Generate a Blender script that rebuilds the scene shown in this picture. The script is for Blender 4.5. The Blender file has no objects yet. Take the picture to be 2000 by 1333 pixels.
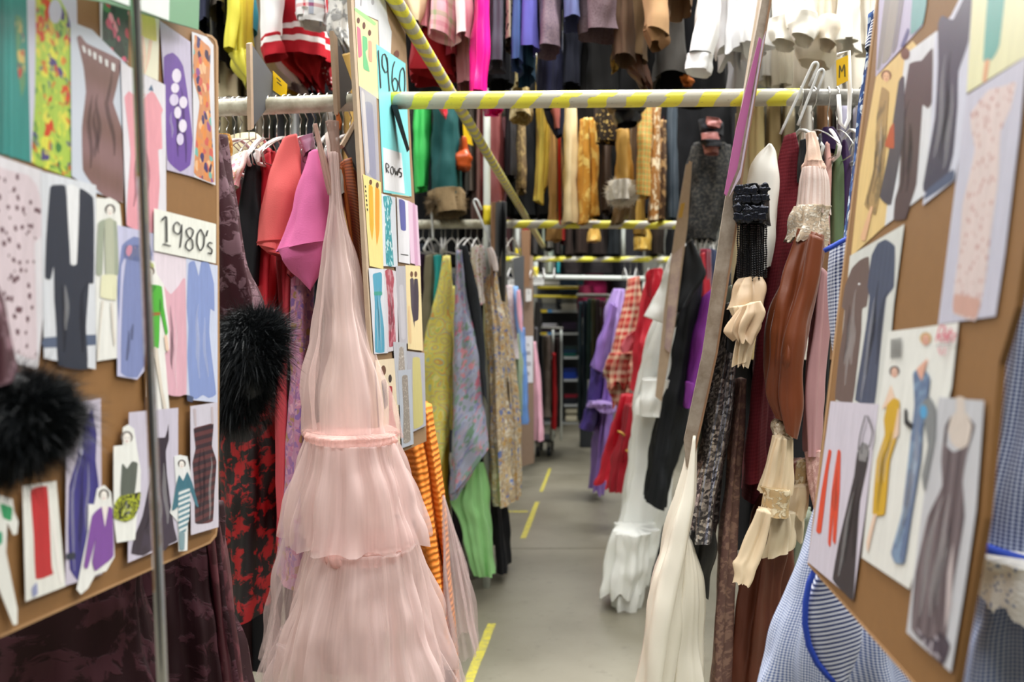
import bpy, bmesh, math, random
from mathutils import Vector, Matrix, noise as mnoise
R = random.Random(7)
sc = bpy.context.scene
COL = sc.collection
# ---------------------------------------------------------------- camera, world, light
F = 1944.0; VX = 1194.0; VY = 630.0; EYE = 1.5
cam_data = bpy.data.cameras.new('camera'); cam = bpy.data.objects.new('camera', cam_data); COL.objects.link(cam)
cam.location = (0, 0, EYE); cam.rotation_euler = (math.pi / 2, 0, 0)
cam_data.sensor_width = 36; cam_data.lens = 36 * F / 2000
cam_data.shift_x = (1000 - VX) / 2000; cam_data.shift_y = -(666.5 - VY) / 2000
cam_data.clip_start = 0.05; cam_data.clip_end = 100
cam_data.dof.use_dof = True; cam_data.dof.focus_distance = 1.95; cam_data.dof.aperture_fstop = 4.5
sc.camera = cam
sc.view_settings.view_transform = 'Standard'; sc.view_settings.look = 'None'
sc.view_settings.exposure = 0.45; sc.view_settings.gamma = 1.0; sc.view_settings.use_curve_mapping = False
w = bpy.data.worlds.new('world'); sc.world = w; w.use_nodes = True
w.node_tree.nodes['Background'].inputs[0].default_value = (0.93, 0.97, 1.0, 1)
w.node_tree.nodes['Background'].inputs[1].default_value = 0.3
def area(name, loc, sx, sy, power, col=(1, .995, .97), rot=(0, 0, 0)):
    l = bpy.data.lights.new(name, 'AREA'); l.shape = 'RECTANGLE'; l.size = sx; l.size_y = sy; l.energy = power; l.color = col
    o = bpy.data.objects.new(name, l); COL.objects.link(o); o.location = loc; o.rotation_euler = rot; return o
for i, (lx, ly, pw) in enumerate([(-2.6, 0.2, 70), (0.1, -0.6, 95), (2.6, 0.2, 85), (-2.6, 3.3, 95), (0.2, 3.2, 185), (0.4, 4.9, 60), (2.6, 3.3, 120),  # centre lamp past the front rows is added, to brighten the ivory gown
                              (-2.6, 7.2, 80), (0.1, 6.6, 170), (2.6, 7.2, 110), (0, 11.0, 120), (0, 15.5, 60)]):
    area('ceiling_tube_light', (lx, ly, 4.9), 1.6, 1.6, pw)
try:
    sc.cycles.transparent_max_bounces = 24; sc.cycles.max_bounces = 8
except Exception: pass
# ---------------------------------------------------------------- helpers
def P(px, py, Y): return Vector(((px - VX) / F * Y, Y, EYE - (py - VY) / F * Y))
def chain(s):
    if not isinstance(s, str): return [tuple(map(float, p[:2])) for p in s]
    return [tuple(map(float, q.split(','))) for q in s.split()]
def lin(h):
    h = h.lstrip('#'); v = [int(h[i:i + 2], 16) / 255 for i in (0, 2, 4)]
    return tuple((c / 12.92 if c <= .04045 else ((c + .055) / 1.055) ** 2.4) for c in v) + (1,)
class NT:
    def __init__(s, name):
        m = s.m = bpy.data.materials.new(name); m.use_nodes = True; s.t = m.node_tree; s.b = s.t.nodes['Principled BSDF']; s.out = s.t.nodes['Material Output']
    def n(s, typ, **kw):
        nd = s.t.nodes.new(typ)
        for k, v in kw.items():
            if k.startswith('i_'): nd.inputs[k[2:].replace('_', ' ')].default_value = v
            else: setattr(nd, k, v)
        return nd
    def l(s, a, b): s.t.links.new(a, b)
    def math(s, op, a, b=None, c=None):
        nd = s.t.nodes.new('ShaderNodeMath'); nd.operation = op
        for i, x in enumerate((a, b, c)):
            if x is None: continue
            if isinstance(x, (int, float)): nd.inputs[i].default_value = x
            else: s.l(x, nd.inputs[i])
        return nd.outputs[0]
    def mix(s, f, a, b):
        nd = s.t.nodes.new('ShaderNodeMix'); nd.data_type = 'RGBA'
        for k, x in ((0, f), (6, a), (7, b)):
            if isinstance(x, (int, float, tuple)): nd.inputs[k].default_value = x
            else: s.l(x, nd.inputs[k])
        return nd.outputs[2]
    def ramp(s, f, cols, const=True):
        nd = s.t.nodes.new('ShaderNodeValToRGB'); cr = nd.color_ramp; cr.interpolation = 'CONSTANT' if const else 'LINEAR'
        k = len(cols)
        pos = [(i / k if const else i / max(1, k - 1)) for i in range(k)]
        while len(cr.elements) < k: cr.elements.new(0.5)
        for e, p_, c in zip(cr.elements, pos, cols): e.position = p_; e.color = lin(c) if isinstance(c, str) else c
        s.l(f, nd.inputs[0]); return nd.outputs[0]
MATS = {}
def fab(name, c, pat='plain', c2='ffffff', cols=None, s=1.0, rough=.85, sheen=.0, metal=0.0, alpha=1.0, bump=.25, coat=0.0, trans=0.0, var=.12):
    """woven, printed, knitted, lace or sequinned cloth; UVs are in metres"""
    if name in MATS: return MATS[name]
    g = NT(name); b = g.b
    uv = g.n('ShaderNodeUVMap').outputs[0]
    sp = g.n('ShaderNodeSeparateXYZ'); g.l(uv, sp.inputs[0]); u, v = sp.outputs[0], sp.outputs[1]
    noi = g.n('ShaderNodeTexNoise', i_Scale=9.0, i_Detail=4.0); g.l(uv, noi.inputs['Vector'])
    base = lin(c); c2l = lin(c2)
    bumpf = None
    def vor(scale, feature='F1', rnd=1.0, src=None):
        nd = g.n('ShaderNodeTexVoronoi', feature=feature); nd.inputs['Scale'].default_value = scale; nd.inputs['Randomness'].default_value = rnd
        g.l(src or uv, nd.inputs['Vector']); return nd
    def warp(scale, amt):
        nz = g.n('ShaderNodeTexNoise', i_Scale=scale, i_Detail=2.0); g.l(uv, nz.inputs['Vector'])
        vm = g.n('ShaderNodeVectorMath', operation='MULTIPLY_ADD'); g.l(nz.outputs['Color'], vm.inputs[0]); vm.inputs[1].default_value = (amt, amt, 0); g.l(uv, vm.inputs[2]); return vm.outputs[0]
    if pat == 'plain': colr = base
    elif pat == 'floral':
        wv = warp(14 * s, .05 / s); vn = vor(26 * s, src=wv); sx = g.n('ShaderNodeSeparateColor'); g.l(vn.outputs['Color'], sx.inputs[0])
        colr = g.mix(g.math('GREATER_THAN', vn.outputs['Distance'], .52), g.ramp(sx.outputs[0], cols or [c, c2]), base)
        if s < 3:
            v2 = vor(70 * s, src=wv); s2 = g.n('ShaderNodeSeparateColor'); g.l(v2.outputs['Color'], s2.inputs[0])
            colr = g.mix(g.math('MULTIPLY', g.math('GREATER_THAN', s2.outputs[1], .6), .7), colr, g.ramp(s2.outputs[0], cols or [c, c2]))
    elif pat == 'spots':
        vn = vor(30 * s, src=warp(30 * s, .02 / s)); colr = g.mix(g.math('LESS_THAN', vn.outputs['Distance'], .28), base, c2l)
    elif pat == 'paisley':
        vn = vor(11 * s, src=warp(9 * s, .10 / s))
        w_ = g.math('FRACT', g.math('MULTIPLY', vn.outputs['Distance'], 3.2)); colr = g.ramp(w_, cols)
        colr = g.mix(.25, colr, base)
    elif pat in ('gingham', 'plaid'):
        a = g.math('GREATER_THAN', g.math('FRACT', g.math('MULTIPLY', u, 100 * s)), .5)
        d = g.math('GREATER_THAN', g.math('FRACT', g.math('MULTIPLY', v, 100 * s)), .5)
        sm = g.math('MULTIPLY', g.math('ADD', a, d), .5)
        if pat == 'plaid':
            cols_ = cols
            a2 = g.math('FRACT', g.math('MULTIPLY', u, 14 * s)); d2 = g.math('FRACT', g.math('MULTIPLY', v, 14 * s))
            colr = g.mix(.5, g.ramp(a2, cols_), g.ramp(d2, cols_))
        else: colr = g.ramp(sm, [c, c, c2], False); colr = g.mix(sm, base, c2l)
    elif pat == 'vstripe':
        colr = g.mix(g.math('GREATER_THAN', g.math('FRACT', g.math('MULTIPLY', u, 100 * s)), .5), base, c2l)
    elif pat == 'hstripe':
        colr = g.mix(g.math('GREATER_THAN', g.math('FRACT', g.math('MULTIPLY', v, 100 * s)), .5), base, c2l)
    elif pat == 'hemstripe':      # two white bands near the hem; v counts up from the hem
        f1 = g.math('MULTIPLY', g.math('GREATER_THAN', v, .045), g.math('LESS_THAN', v, .065)); f2 = g.math('MULTIPLY', g.math('GREATER_THAN', v, .09), g.math('LESS_THAN', v, .11))
        colr = g.mix(g.math('ADD', f1, f2), base, c2l)
    elif pat == 'lace':
        wv = warp(20 * s, .06 / s); nz = g.n('ShaderNodeTexNoise', i_Scale=22 * s, i_Detail=5.0, i_Roughness=.62); g.l(wv, nz.inputs['Vector'])
        mk = g.n('ShaderNodeMapRange'); mk.inputs[1].default_value = .5; mk.inputs[2].default_value = .56; g.l(nz.outputs[0], mk.inputs[0])
        colr = g.mix(mk.outputs[0], base, c2l); bumpf = mk.outputs[0]
    elif pat == 'tweed':
        nz = g.n('ShaderNodeTexNoise', i_Scale=160 * s, i_Detail=2.0); g.l(uv, nz.inputs['Vector'])
        colr = g.ramp(nz.outputs[0], [c, c, c2, c, c2], False)
    elif pat == 'sequin':
        vn = vor(150 * s); sx = g.n('ShaderNodeSeparateColor'); g.l(vn.outputs['Color'], sx.inputs[0]); colr = g.ramp(sx.outputs[0], cols or [c, c, c2, c])
        bumpf = vn.outputs['Color']; bump = 1.0
    elif pat == 'knit':
        wv = g.math('SINE', g.math('MULTIPLY', v, 700 * s)); wu = g.math('SINE', g.math('MULTIPLY', u, 900 * s)); bumpf = g.math('MULTIPLY', g.math('ADD', wv, wu), .5)
        colr = g.mix(g.math('MULTIPLY_ADD', bumpf, .25, .25), base, c2l)
    elif pat == 'wave':
        nz = g.n('ShaderNodeTexNoise', i_Scale=14 * s); g.l(uv, nz.inputs['Vector'])
        ph = g.math('MULTIPLY_ADD', nz.outputs[0], 5.0, g.math('MULTIPLY', v, 230 * s)); wv = g.math('SINE', ph); bumpf = wv
        colr = g.mix(g.math('MULTIPLY_ADD', wv, .5, .5), base, c2l)
    elif pat == 'zebra':
        nz = g.n('ShaderNodeTexNoise', i_Scale=24 * s); g.l(uv, nz.inputs['Vector'])
        colr = g.mix(g.math('GREATER_THAN', g.math('SINE', g.math('MULTIPLY', nz.outputs[0], 40)), 0.0), base, c2l)
    else: colr = base
    if var:
        if name.startswith('print_'):
            mp = g.n('ShaderNodeMapping'); mp.inputs['Scale'].default_value = (120, 14, 1); g.l(uv, mp.inputs[0]); noi = g.n('ShaderNodeTexNoise', i_Scale=1.0, i_Detail=5.0, i_Roughness=.75); g.l(mp.outputs[0], noi.inputs['Vector'])
        f = g.math('MULTIPLY_ADD', noi.outputs[0], var * 2, 1 - var)
        hs = g.n('ShaderNodeHueSaturation'); g.l(f, hs.inputs['Value'])
        if isinstance(colr, tuple): hs.inputs['Color'].default_value = colr
        else: g.l(colr, hs.inputs['Color'])
        colr = hs.outputs[0]
    if isinstance(colr, tuple): b.inputs['Base Color'].default_value = colr
    else: g.l(colr, b.inputs['Base Color'])
    b.inputs['Roughness'].default_value = rough; b.inputs['Metallic'].default_value = metal
    b.inputs['Specular IOR Level'].default_value = .3 if rough > .6 else .5
    if sheen: b.inputs['Sheen Weight'].default_value = sheen; b.inputs['Sheen Roughness'].default_value = .35
    if coat: b.inputs['Coat Weight'].default_value = coat; b.inputs['Coat Roughness'].default_value = .15
    if bump:
        bp = g.n('ShaderNodeBump'); bp.inputs['Strength'].default_value = bump; bp.inputs['Distance'].default_value = .002
        if bumpf is None:
            nz = g.n('ShaderNodeTexNoise', i_Scale=320.0, i_Detail=1.0); g.l(uv, nz.inputs['Vector']); bumpf = nz.outputs[0]
        g.l(bumpf, bp.inputs['Height']); g.l(bp.outputs[0], b.inputs['Normal'])
    if alpha < 1:
        tr = g.n('ShaderNodeBsdfTransparent'); mx = g.n('ShaderNodeMixShader')
        mp = g.n('ShaderNodeMapping'); mp.inputs['Scale'].default_value = (26, 1.3, 1); g.l(uv, mp.inputs[0]); sn = g.n('ShaderNodeTexNoise', i_Scale=1.0, i_Detail=3.0, i_Roughness=.6); g.l(mp.outputs[0], sn.inputs['Vector'])
        ar = g.n('ShaderNodeMapRange'); ar.inputs[1].default_value = .36; ar.inputs[2].default_value = .66; ar.inputs[3].default_value = alpha * .55; ar.inputs[4].default_value = min(1, alpha * 1.35); g.l(sn.outputs[0], ar.inputs[0]); g.l(ar.outputs[0], mx.inputs[0])
        g.l(tr.outputs[0], mx.inputs[1])
        tl = g.n('ShaderNodeBsdfTranslucent'); tl.inputs[0].default_value = base
        m2 = g.n('ShaderNodeMixShader'); m2.inputs[0].default_value = .35; g.l(b.outputs[0], m2.inputs[1]); g.l(tl.outputs[0], m2.inputs[2])
        g.l(m2.outputs[0], mx.inputs[2]); g.l(mx.outputs[0], g.out.inputs[0])
    MATS[name] = g.m; return g.m
def flat(name, c, rough=.5, metal=0.0, coat=0.0, noise=0.0, nscale=20.0, c2=None, bump=0.0):
    if name in MATS: return MATS[name]
    g = NT(name); b = g.b; b.inputs['Roughness'].default_value = rough; b.inputs['Metallic'].default_value = metal
    if coat: b.inputs['Coat Weight'].default_value = coat; b.inputs['Coat Roughness'].default_value = .2
    tc = g.n('ShaderNodeTexCoord')
    nz = g.n('ShaderNodeTexNoise', i_Scale=nscale, i_Detail=6.0, i_Roughness=.65); g.l(tc.outputs['Object'], nz.inputs['Vector'])
    if c2:
        mr = g.n('ShaderNodeMapRange'); mr.inputs[1].default_value = .4; mr.inputs[2].default_value = .62; g.l(nz.outputs[0], mr.inputs[0])
        g.l(g.mix(mr.outputs[0], lin(c), lin(c2)), b.inputs['Base Color'])
    else:
        hs = g.n('ShaderNodeHueSaturation'); hs.inputs['Color'].default_value = lin(c); g.l(g.math('MULTIPLY_ADD', nz.outputs[0], .16 + noise, .92 - noise / 2), hs.inputs['Value']); g.l(hs.outputs[0], b.inputs['Base Color'])
    if bump:
        bp = g.n('ShaderNodeBump'); bp.inputs['Strength'].default_value = bump; bp.inputs['Distance'].default_value = .003; g.l(nz.outputs[0], bp.inputs['Height']); g.l(bp.outputs[0], b.inputs['Normal'])
    MATS[name] = g.m; return g.m
def tape_mat(name, base, pitch, duty=.55):
    g = NT(name); uv = g.n('ShaderNodeUVMap').outputs[0]; sp = g.n('ShaderNodeSeparateXYZ'); g.l(uv, sp.inputs[0])
    nz = g.n('ShaderNodeTexNoise', i_Scale=30.0, i_Detail=5.0, i_Roughness=.7); g.l(uv, nz.inputs['Vector'])
    n2 = g.n('ShaderNodeTexNoise', i_Scale=3.0, i_Detail=1.0); g.l(uv, n2.inputs['Vector'])
    f = g.math('FRACT', g.math('ADD', g.math('ADD', g.math('DIVIDE', sp.outputs[1], pitch), sp.outputs[0]), g.math('MULTIPLY', n2.outputs[0], .8)))
    st = g.math('LESS_THAN', f, duty)
    col = g.mix(st, lin(base), lin('e3dc45')); wear = g.n('ShaderNodeMapRange'); wear.inputs[1].default_value = .62; wear.inputs[2].default_value = .66; g.l(nz.outputs[0], wear.inputs[0])
    g.l(g.mix(wear.outputs[0], col, lin('6e6a60')), g.b.inputs['Base Color']); g.b.inputs['Roughness'].default_value = .4
    return g.m
def mesh_obj(name, verts, faces, mat, parent=None, loc=None, uvs=None, smooth=True, mi=None):
    me = bpy.data.meshes.new(name); L0 = Vector(loc) if loc is not None else Vector((0, 0, 0))
    me.from_pydata([tuple(Vector(v) - L0) for v in verts], [], faces)
    for m in (mat if isinstance(mat, (list, tuple)) else [mat]): me.materials.append(m)
    if uvs is not None:
        lay = me.uv_layers.new(name='UVMap'); k = 0
        fl = [0.0] * (2 * len(me.loops))
        for fi, f in enumerate(faces):
            for j in range(len(f)): fl[2 * k] = uvs[fi][j][0]; fl[2 * k + 1] = uvs[fi][j][1]; k += 1
        lay.data.foreach_set('uv', fl)
    if smooth: me.polygons.foreach_set('use_smooth', [True] * len(me.polygons))
    if mi is not None: me.polygons.foreach_set('material_index', mi)
    me.update()
    o = bpy.data.objects.new(name, me); COL.objects.link(o)
    if parent is not None: o.parent = parent; o.location = L0 - parent_world(parent)
    else: o.location = L0
    return o
def parent_world(p):
    v = Vector(p.location)
    return v + (parent_world(p.parent) if p.parent else Vector((0, 0, 0)))
def empty(name, loc, label, cat, group=None):
    o = bpy.data.objects.new(name, None); COL.objects.link(o); o.location = loc; o.empty_display_size = .05
    return tag(o, label, cat, group)
def tag(o, label=None, cat=None, group=None, kind=None):
    if label: o['label'] = label
    if cat: o['category'] = cat
    if group: o['group'] = group
    if kind: o['kind'] = kind
    return o
def cr(pts, n):
    """Catmull-Rom resample of a 2-D chain to n+1 points by chord length"""
    if len(pts) == 1: return [pts[0]] * (n + 1)
    d = [0]
    for a, b_ in zip(pts, pts[1:]): d.append(d[-1] + max(1e-6, math.dist(a, b_)))
    out = []; T = d[-1]; j = 0
    for i in range(n + 1):
        s = T * i / n
        while j < len(pts) - 2 and s > d[j + 1]: j += 1
        t = min(1, max(0, (s - d[j]) / (d[j + 1] - d[j])))
        p0 = pts[max(j - 1, 0)]; p1 = pts[j]; p2 = pts[j + 1]; p3 = pts[min(j + 2, len(pts) - 1)]
        lnr = [p1[k] + (p2[k] - p1[k]) * t for k in (0, 1)]
        c = [.5 * (2 * p1[k] + (-p0[k] + p2[k]) * t + (2 * p0[k] - 5 * p1[k] + 4 * p2[k] - p3[k]) * t * t + (-p0[k] + 3 * p1[k] - 3 * p2[k] + p3[k]) * t ** 3) for k in (0, 1)]
        out.append(tuple(.4 * lnr[k] + .6 * c[k] for k in (0, 1)))
    return out
def ev(v, t):
    if isinstance(v, (int, float)): return v
    k = len(v) - 1; x = t * k; i = min(int(x), k - 1); return v[i] + (v[i + 1] - v[i]) * (x - i)
def drape(name, L, Rr, Y, d, mat, parent=None, n=5, amp=.010, seg=None, rows=None, seed=0, hem=0.0, jag=0.0, uvup=False, bottom=False, top=True, sq=.8, wr=.35):
    """a hollow hanging cloth form: rings run from the left edge chain to the right edge chain, depth d, with n folds"""
    L = chain(L); Rr = chain(Rr); rn = random.Random(seed * 77 + len(name) + int(L[0][0] * 3 + L[0][1]))
    nn = max(n if isinstance(n, (int, float)) else max(n), 3)
    seg = seg or int(min(220, max(44, nn * 9))); rows = rows or 30
    cl, crr = cr(L, rows), cr(Rr, rows)
    ph = [rn.uniform(0, 6.28) for _ in range(6)]; dr = [rn.uniform(-1.6, 1.6) for _ in range(6)]; kk = [rn.uniform(.8, 1.25) for _ in range(3)]
    V = []; UVr = []; vacc = 0; prevc = None; cs = []; per = []
    for i in range(rows + 1):
        t = i / rows; y = ev(Y, t); dd = ev(d, t); A = P(*cl[i], y); B = P(*crr[i], y); C = (A + B) / 2; a = (B - A) / 2
        al = a.length
        ray = (C - Vector((0, 0, EYE))); ray.z = 0; ray.normalize()
        # long direction: along the chain
        if prevc is not None: vacc += (C - prevc).length
        prevc = C; cs.append(vacc); am = min(ev(amp, t), al * .45 + .002); per.append(2 * (al * 2 + dd))
        down = (P(*cl[min(i + 1, rows)], y) + P(*crr[min(i + 1, rows)], y) - P(*cl[max(i - 1, 0)], y) - P(*crr[max(i - 1, 0)], y)).normalized()
        for j in range(seg):
            th = 2 * math.pi * j / seg; co, si = math.cos(th), math.sin(th)
            cx = math.copysign(abs(co) ** sq, co); sx = math.copysign(abs(si) ** sq, si)
            f = .55 * math.sin(nn * th * kk[0] // 1 if False else round(nn) * th + ph[0] + dr[0] * t) + .35 * math.sin(round(nn * 1.7) * th + ph[1] + dr[1] * t * 1.5) + .35 * math.sin(round(nn * .45 + 1) * th + ph[2] + dr[2] * t * 2)
            f = f - .35 * abs(math.sin(round(nn) * th * .5 + ph[3] + dr[3] * t))
            f += .25 * math.sin(7 * t * kk[1] + 2 * th + ph[4])
            out = Vector(a) / max(al, 1e-6) * cx + ray * sx
            p = C + a * cx * (1 - .25 * am / max(al, .004)) + ray * (dd * sx) + out * (am * f * .8)
            if hem and t > .8: p += down * (hem * ((t - .8) / .2) * math.sin(round(nn) * th + ph[0] + dr[0]))
            if jag and i == rows: p += down * (jag * rn.uniform(-1, 1))
            if wr:
                q = Vector((p.x * 11, p.y * 11, p.z * 5)) + Vector((seed, len(name), 0)); w_ = mnoise.noise(q) * 1.0 + mnoise.noise(q * 2.3) * .5
                p = p + out * (w_ * min(.022, al * wr) * min(1, 4 * t))
            V.append(p)
    pm = sum(per) / len(per); tot = cs[-1]
    Fc = []; U = []
    for i in range(rows):
        v0, v1 = (tot - cs[i], tot - cs[i + 1])
        for j in range(seg):
            j2 = (j + 1) % seg; Fc.append((i * seg + j, (i + 1) * seg + j, (i + 1) * seg + j2, i * seg + j2))
            u0, u1 = j / seg * pm, (j + 1) / seg * pm; U.append(((u0, v0), (u0, v1), (u1, v1), (u1, v0)))
    def cap(ring, off):
        c = sum((V[ring * seg + j] for j in range(seg)), Vector()) / seg; k = len(V); V.append(c + off)
        for j in range(seg):
            q = (k, ring * seg + j, ring * seg + (j + 1) % seg); Fc.append(q if ring == 0 else q[::-1]); U.append(((0, tot), (j / seg * pm, tot), (j / seg * pm, tot)))
    if top: cap(0, Vector((0, 0, .004)))
    if bottom: cap(rows, Vector((0, 0, .015)))
    loc = V[0].copy() if parent is None else (V[0] + V[seg // 2]) / 2
    if parent is None: loc = (V[0] + V[seg // 2]) / 2
    return mesh_obj(name, V, Fc, mat, parent, loc, U)
def G(name, label, cat, parts, group=None, Y=None):
    """garment: parts = [(partname, L, R, Y, depth, mat, opts)]; one part -> a mesh, several -> an Empty with part children"""
    if len(parts) == 1:
        p = parts[0]; return tag(drape(name, *p[1:6], **(p[6] if len(p) > 6 else {})), label, cat, group)
    p = parts[0]; c = chain(p[1])[0]; e = empty(name, P(*c, ev(p[3], 0)), label, cat, group)
    for k, p in enumerate(parts):
        drape(p[0], *p[1:6], parent=e, **(p[6] if len(p) > 6 else {}))
    return e
def tube(name, pts, r, mat, parent=None, seg=10, closed=False, loc=None, vscale=1.0):
    pts = [Vector(p) for p in pts]; V = []; Fc = []; U = []; vv = 0
    n = len(pts); prev = None
    for i, p in enumerate(pts):
        d = (pts[(i + 1) % n if closed else min(i + 1, n - 1)] - pts[(i - 1) % n if closed else max(i - 1, 0)]).normalized()
        if prev is None: up = Vector((0, 0, 1)) if abs(d.z) < .9 else Vector((0, 1, 0)); x = d.cross(up).normalized()
        else: x = (prev - d * prev.dot(d)).normalized()
        prev = x; yv = d.cross(x); rr = r[i] if isinstance(r, (list, tuple)) else r
        for j in range(seg): a = 2 * math.pi * j / seg; V.append(p + (x * math.cos(a) + yv * math.sin(a)) * rr)
    acc = [0]
    for i in range(1, n + 1): acc.append(acc[-1] + (pts[i % n] - pts[i - 1]).length)
    for i in range(n if closed else n - 1):
        i2 = (i + 1) % n
        for j in range(seg):
            j2 = (j + 1) % seg; Fc.append((i * seg + j, i * seg + j2, i2 * seg + j2, i2 * seg + j))
            U.append(((j / seg, acc[i]), ((j + 1) / seg, acc[i]), ((j + 1) / seg, acc[i + 1]), (j / seg, acc[i + 1])))
    if not closed:
        Fc.append(tuple(range(seg))[::-1]); U.append(((0, 0),) * seg); Fc.append(tuple((n - 1) * seg + j for j in range(seg))); U.append(((0, acc[n - 1]),) * seg)
    return mesh_obj(name, V, Fc, mat, parent, loc if loc is not None else pts[0], U)
def box(name, lo, hi, mat, parent=None, bev=0.0):
    bm = bmesh.new(); bmesh.ops.create_cube(bm, size=1)
    lo, hi = Vector(lo), Vector(hi); c = (lo + hi) / 2; s = hi - lo
    for v in bm.verts: v.co = Vector((v.co.x * s.x, v.co.y * s.y, v.co.z * s.z))
    if bev: bmesh.ops.bevel(bm, geom=bm.edges[:], offset=bev, segments=2, affect='EDGES')
    me = bpy.data.meshes.new(name); bm.to_mesh(me); bm.free(); me.materials.append(mat)
    o = bpy.data.objects.new(name, me); COL.objects.link(o)
    if parent: o.parent = parent; o.location = c - parent_world(parent)
    else: o.location = c
    return o
# ---- flat boards and prints
class Board:
    def __init__(s, a, b_, c):
        s.o = P(*a); s.n = (P(*b_) - s.o).cross(P(*c) - s.o).normalized()
        if s.n.dot(s.o - Vector((0, 0, EYE))) > 0: s.n = -s.n
        s.k = 0
    def at(s, px, py, off=0.0):
        d = P(px, py, 1.0) - Vector((0, 0, EYE)); e = Vector((0, 0, EYE)); o = s.o + s.n * off
        t = (o - e).dot(s.n) / d.dot(s.n); return e + d * t
def smooth_closed(pts, k=4):
    out = []; n = len(pts)
    for i in range(n):
        p0, p1, p2, p3 = pts[i - 1], pts[i], pts[(i + 1) % n], pts[(i + 2) % n]
        for q in range(k):
            t = q / k; out.append(tuple(.68 * (p1[z] + (p2[z] - p1[z]) * t) + .32 * .5 * (2 * p1[z] + (-p0[z] + p2[z]) * t + (2 * p0[z] - 5 * p1[z] + 4 * p2[z] - p3[z]) * t * t + (-p0[z] + 3 * p1[z] - 3 * p2[z] + p3[z]) * t ** 3) for z in (0, 1)))
    return out
def plate(name, bd, px, off, thick, mat, parent=None, sm=False):
    pts = chain(px)
    if sm: pts = smooth_closed(pts)
    fr = [bd.at(x, y, off) for x, y in pts]; n = len(fr)
    cen = sum(fr, Vector()) / n
    # orient
    ar = Vector()
    for i in range(n): ar += (fr[i] - cen).cross(fr[(i + 1) % n] - cen)
    if ar.dot(bd.n) < 0: fr.reverse()
    bk = [p - bd.n * thick for p in fr]
    Fc = [tuple(range(n)), tuple(range(2 * n - 1, n - 1, -1))] + [(i, n + i, n + (i + 1) % n, (i + 1) % n) for i in range(n)]
    ux = Vector((0, 0, 1)).cross(bd.n).normalized(); uy = bd.n.cross(ux); V = fr + bk
    U = [[((V[i] - bd.o).dot(ux), (V[i] - bd.o).dot(uy)) for i in f] for f in Fc]
    return mesh_obj(name, V, Fc, mat, parent, cen, U, smooth=False)
def fold_ink(dark):
    nm = 'print_ink_dark' if dark else 'print_ink_light'
    if nm in MATS: return MATS[nm]
    g = NT(nm); g.b.inputs['Base Color'].default_value = (.02, .02, .03, 1) if dark else (.9, .9, .92, 1); g.b.inputs['Roughness'].default_value = .4
    tr = g.n('ShaderNodeBsdfTransparent'); mx = g.n('ShaderNodeMixShader'); mx.inputs[0].default_value = .3 if dark else .16
    g.l(tr.outputs[0], mx.inputs[1]); g.l(g.b.outputs[0], mx.inputs[2]); g.l(mx.outputs[0], g.out.inputs[0]); MATS[nm] = g.m; return g.m
def fig(sheet, bd, shapes, off, name='printed_figure', sm=True):
    """several flat printed shapes as one mesh with a material per shape"""
    V = []; Fc = []; U = []; mats = []; mi = []
    ux = Vector((0, 0, 1)).cross(bd.n).normalized(); uy = bd.n.cross(ux)
    for k, (px, m) in enumerate(shapes):
        pts = chain(px); pts = smooth_closed(pts) if sm and len(pts) > 3 else pts
        fr = [bd.at(x, y, off + .00007 * k) for x, y in pts]; cen = sum(fr, Vector()) / len(fr); ar = Vector()
        for i in range(len(fr)): ar += (fr[i] - cen).cross(fr[(i + 1) % len(fr)] - cen)
        if ar.dot(bd.n) < 0: fr.reverse()
        b0 = len(V); V += fr; Fc.append(tuple(range(b0, b0 + len(fr)))); U.append([((p - bd.o).dot(ux), (p - bd.o).dot(uy)) for p in fr])
        if m not in mats: mats.append(m)
        mi.append(mats.index(m))
        if sm and len(chain(px)) > 7 and not isinstance(px, list):      # printed fold lines of the pictured cloth
            x0, x1 = min(q[0] for q in pts), max(q[0] for q in pts); y0, y1 = min(q[1] for q in pts), max(q[1] for q in pts)
            if x1 - x0 < 14 or y1 - y0 < 50 or 'spots' in m.name or 'floral' in m.name: continue
            def span(y):
                xs = sorted(q0[0] + (q1[0] - q0[0]) * (y - q0[1]) / (q1[1] - q0[1]) for q0, q1 in zip(pts, pts[1:] + pts[:1]) if (q0[1] - y) * (q1[1] - y) < 0)
                return (xs[0], xs[1]) if len(xs) == 2 else None
            for fr_ in [R.uniform(.15, .3), R.uniform(.4, .5), R.uniform(.6, .85)] + ([R.uniform(.3, .7)] if x1 - x0 > 45 else []):
                ya, yb = y0 + (y1 - y0) * R.uniform(.2, .5), y0 + (y1 - y0) * R.uniform(.7, .97); ln = []
                for i in range(9):
                    y = ya + (yb - ya) * i / 8; s_ = span(y)
                    if s_: ln.append((s_[0] + (s_[1] - s_[0]) * (fr_ + .03 * math.sin(i + fr_ * 9)), y))
                    elif ln: break
                if len(ln) < 4: continue
                wd = [(x1 - x0) * .045 * math.sin(math.pi * (i + .3) / len(ln)) + .25 for i in range(len(ln))]
                pl = [(x - w_, y) for (x, y), w_ in zip(ln, wd)] + [(x + w_, y) for (x, y), w_ in list(zip(ln, wd))[::-1]]
                fr = [bd.at(x, y, off + .00007 * k + .00004) for x, y in pl]; ar = Vector(); cen = sum(fr, Vector()) / len(fr)
                for i in range(len(fr)): ar += (fr[i] - cen).cross(fr[(i + 1) % len(fr)] - cen)
                if ar.dot(bd.n) < 0: fr.reverse()
                b0 = len(V); V += fr; Fc.append(tuple(range(b0, b0 + len(fr)))); U.append([(0, 0)] * len(fr)); fm = fold_ink(R.random() < .6)
                if fm not in mats: mats.append(fm)
                mi.append(mats.index(fm))
    return mesh_obj(name, V, Fc, mats, sheet, V[0], U, smooth=False, mi=mi)
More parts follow.
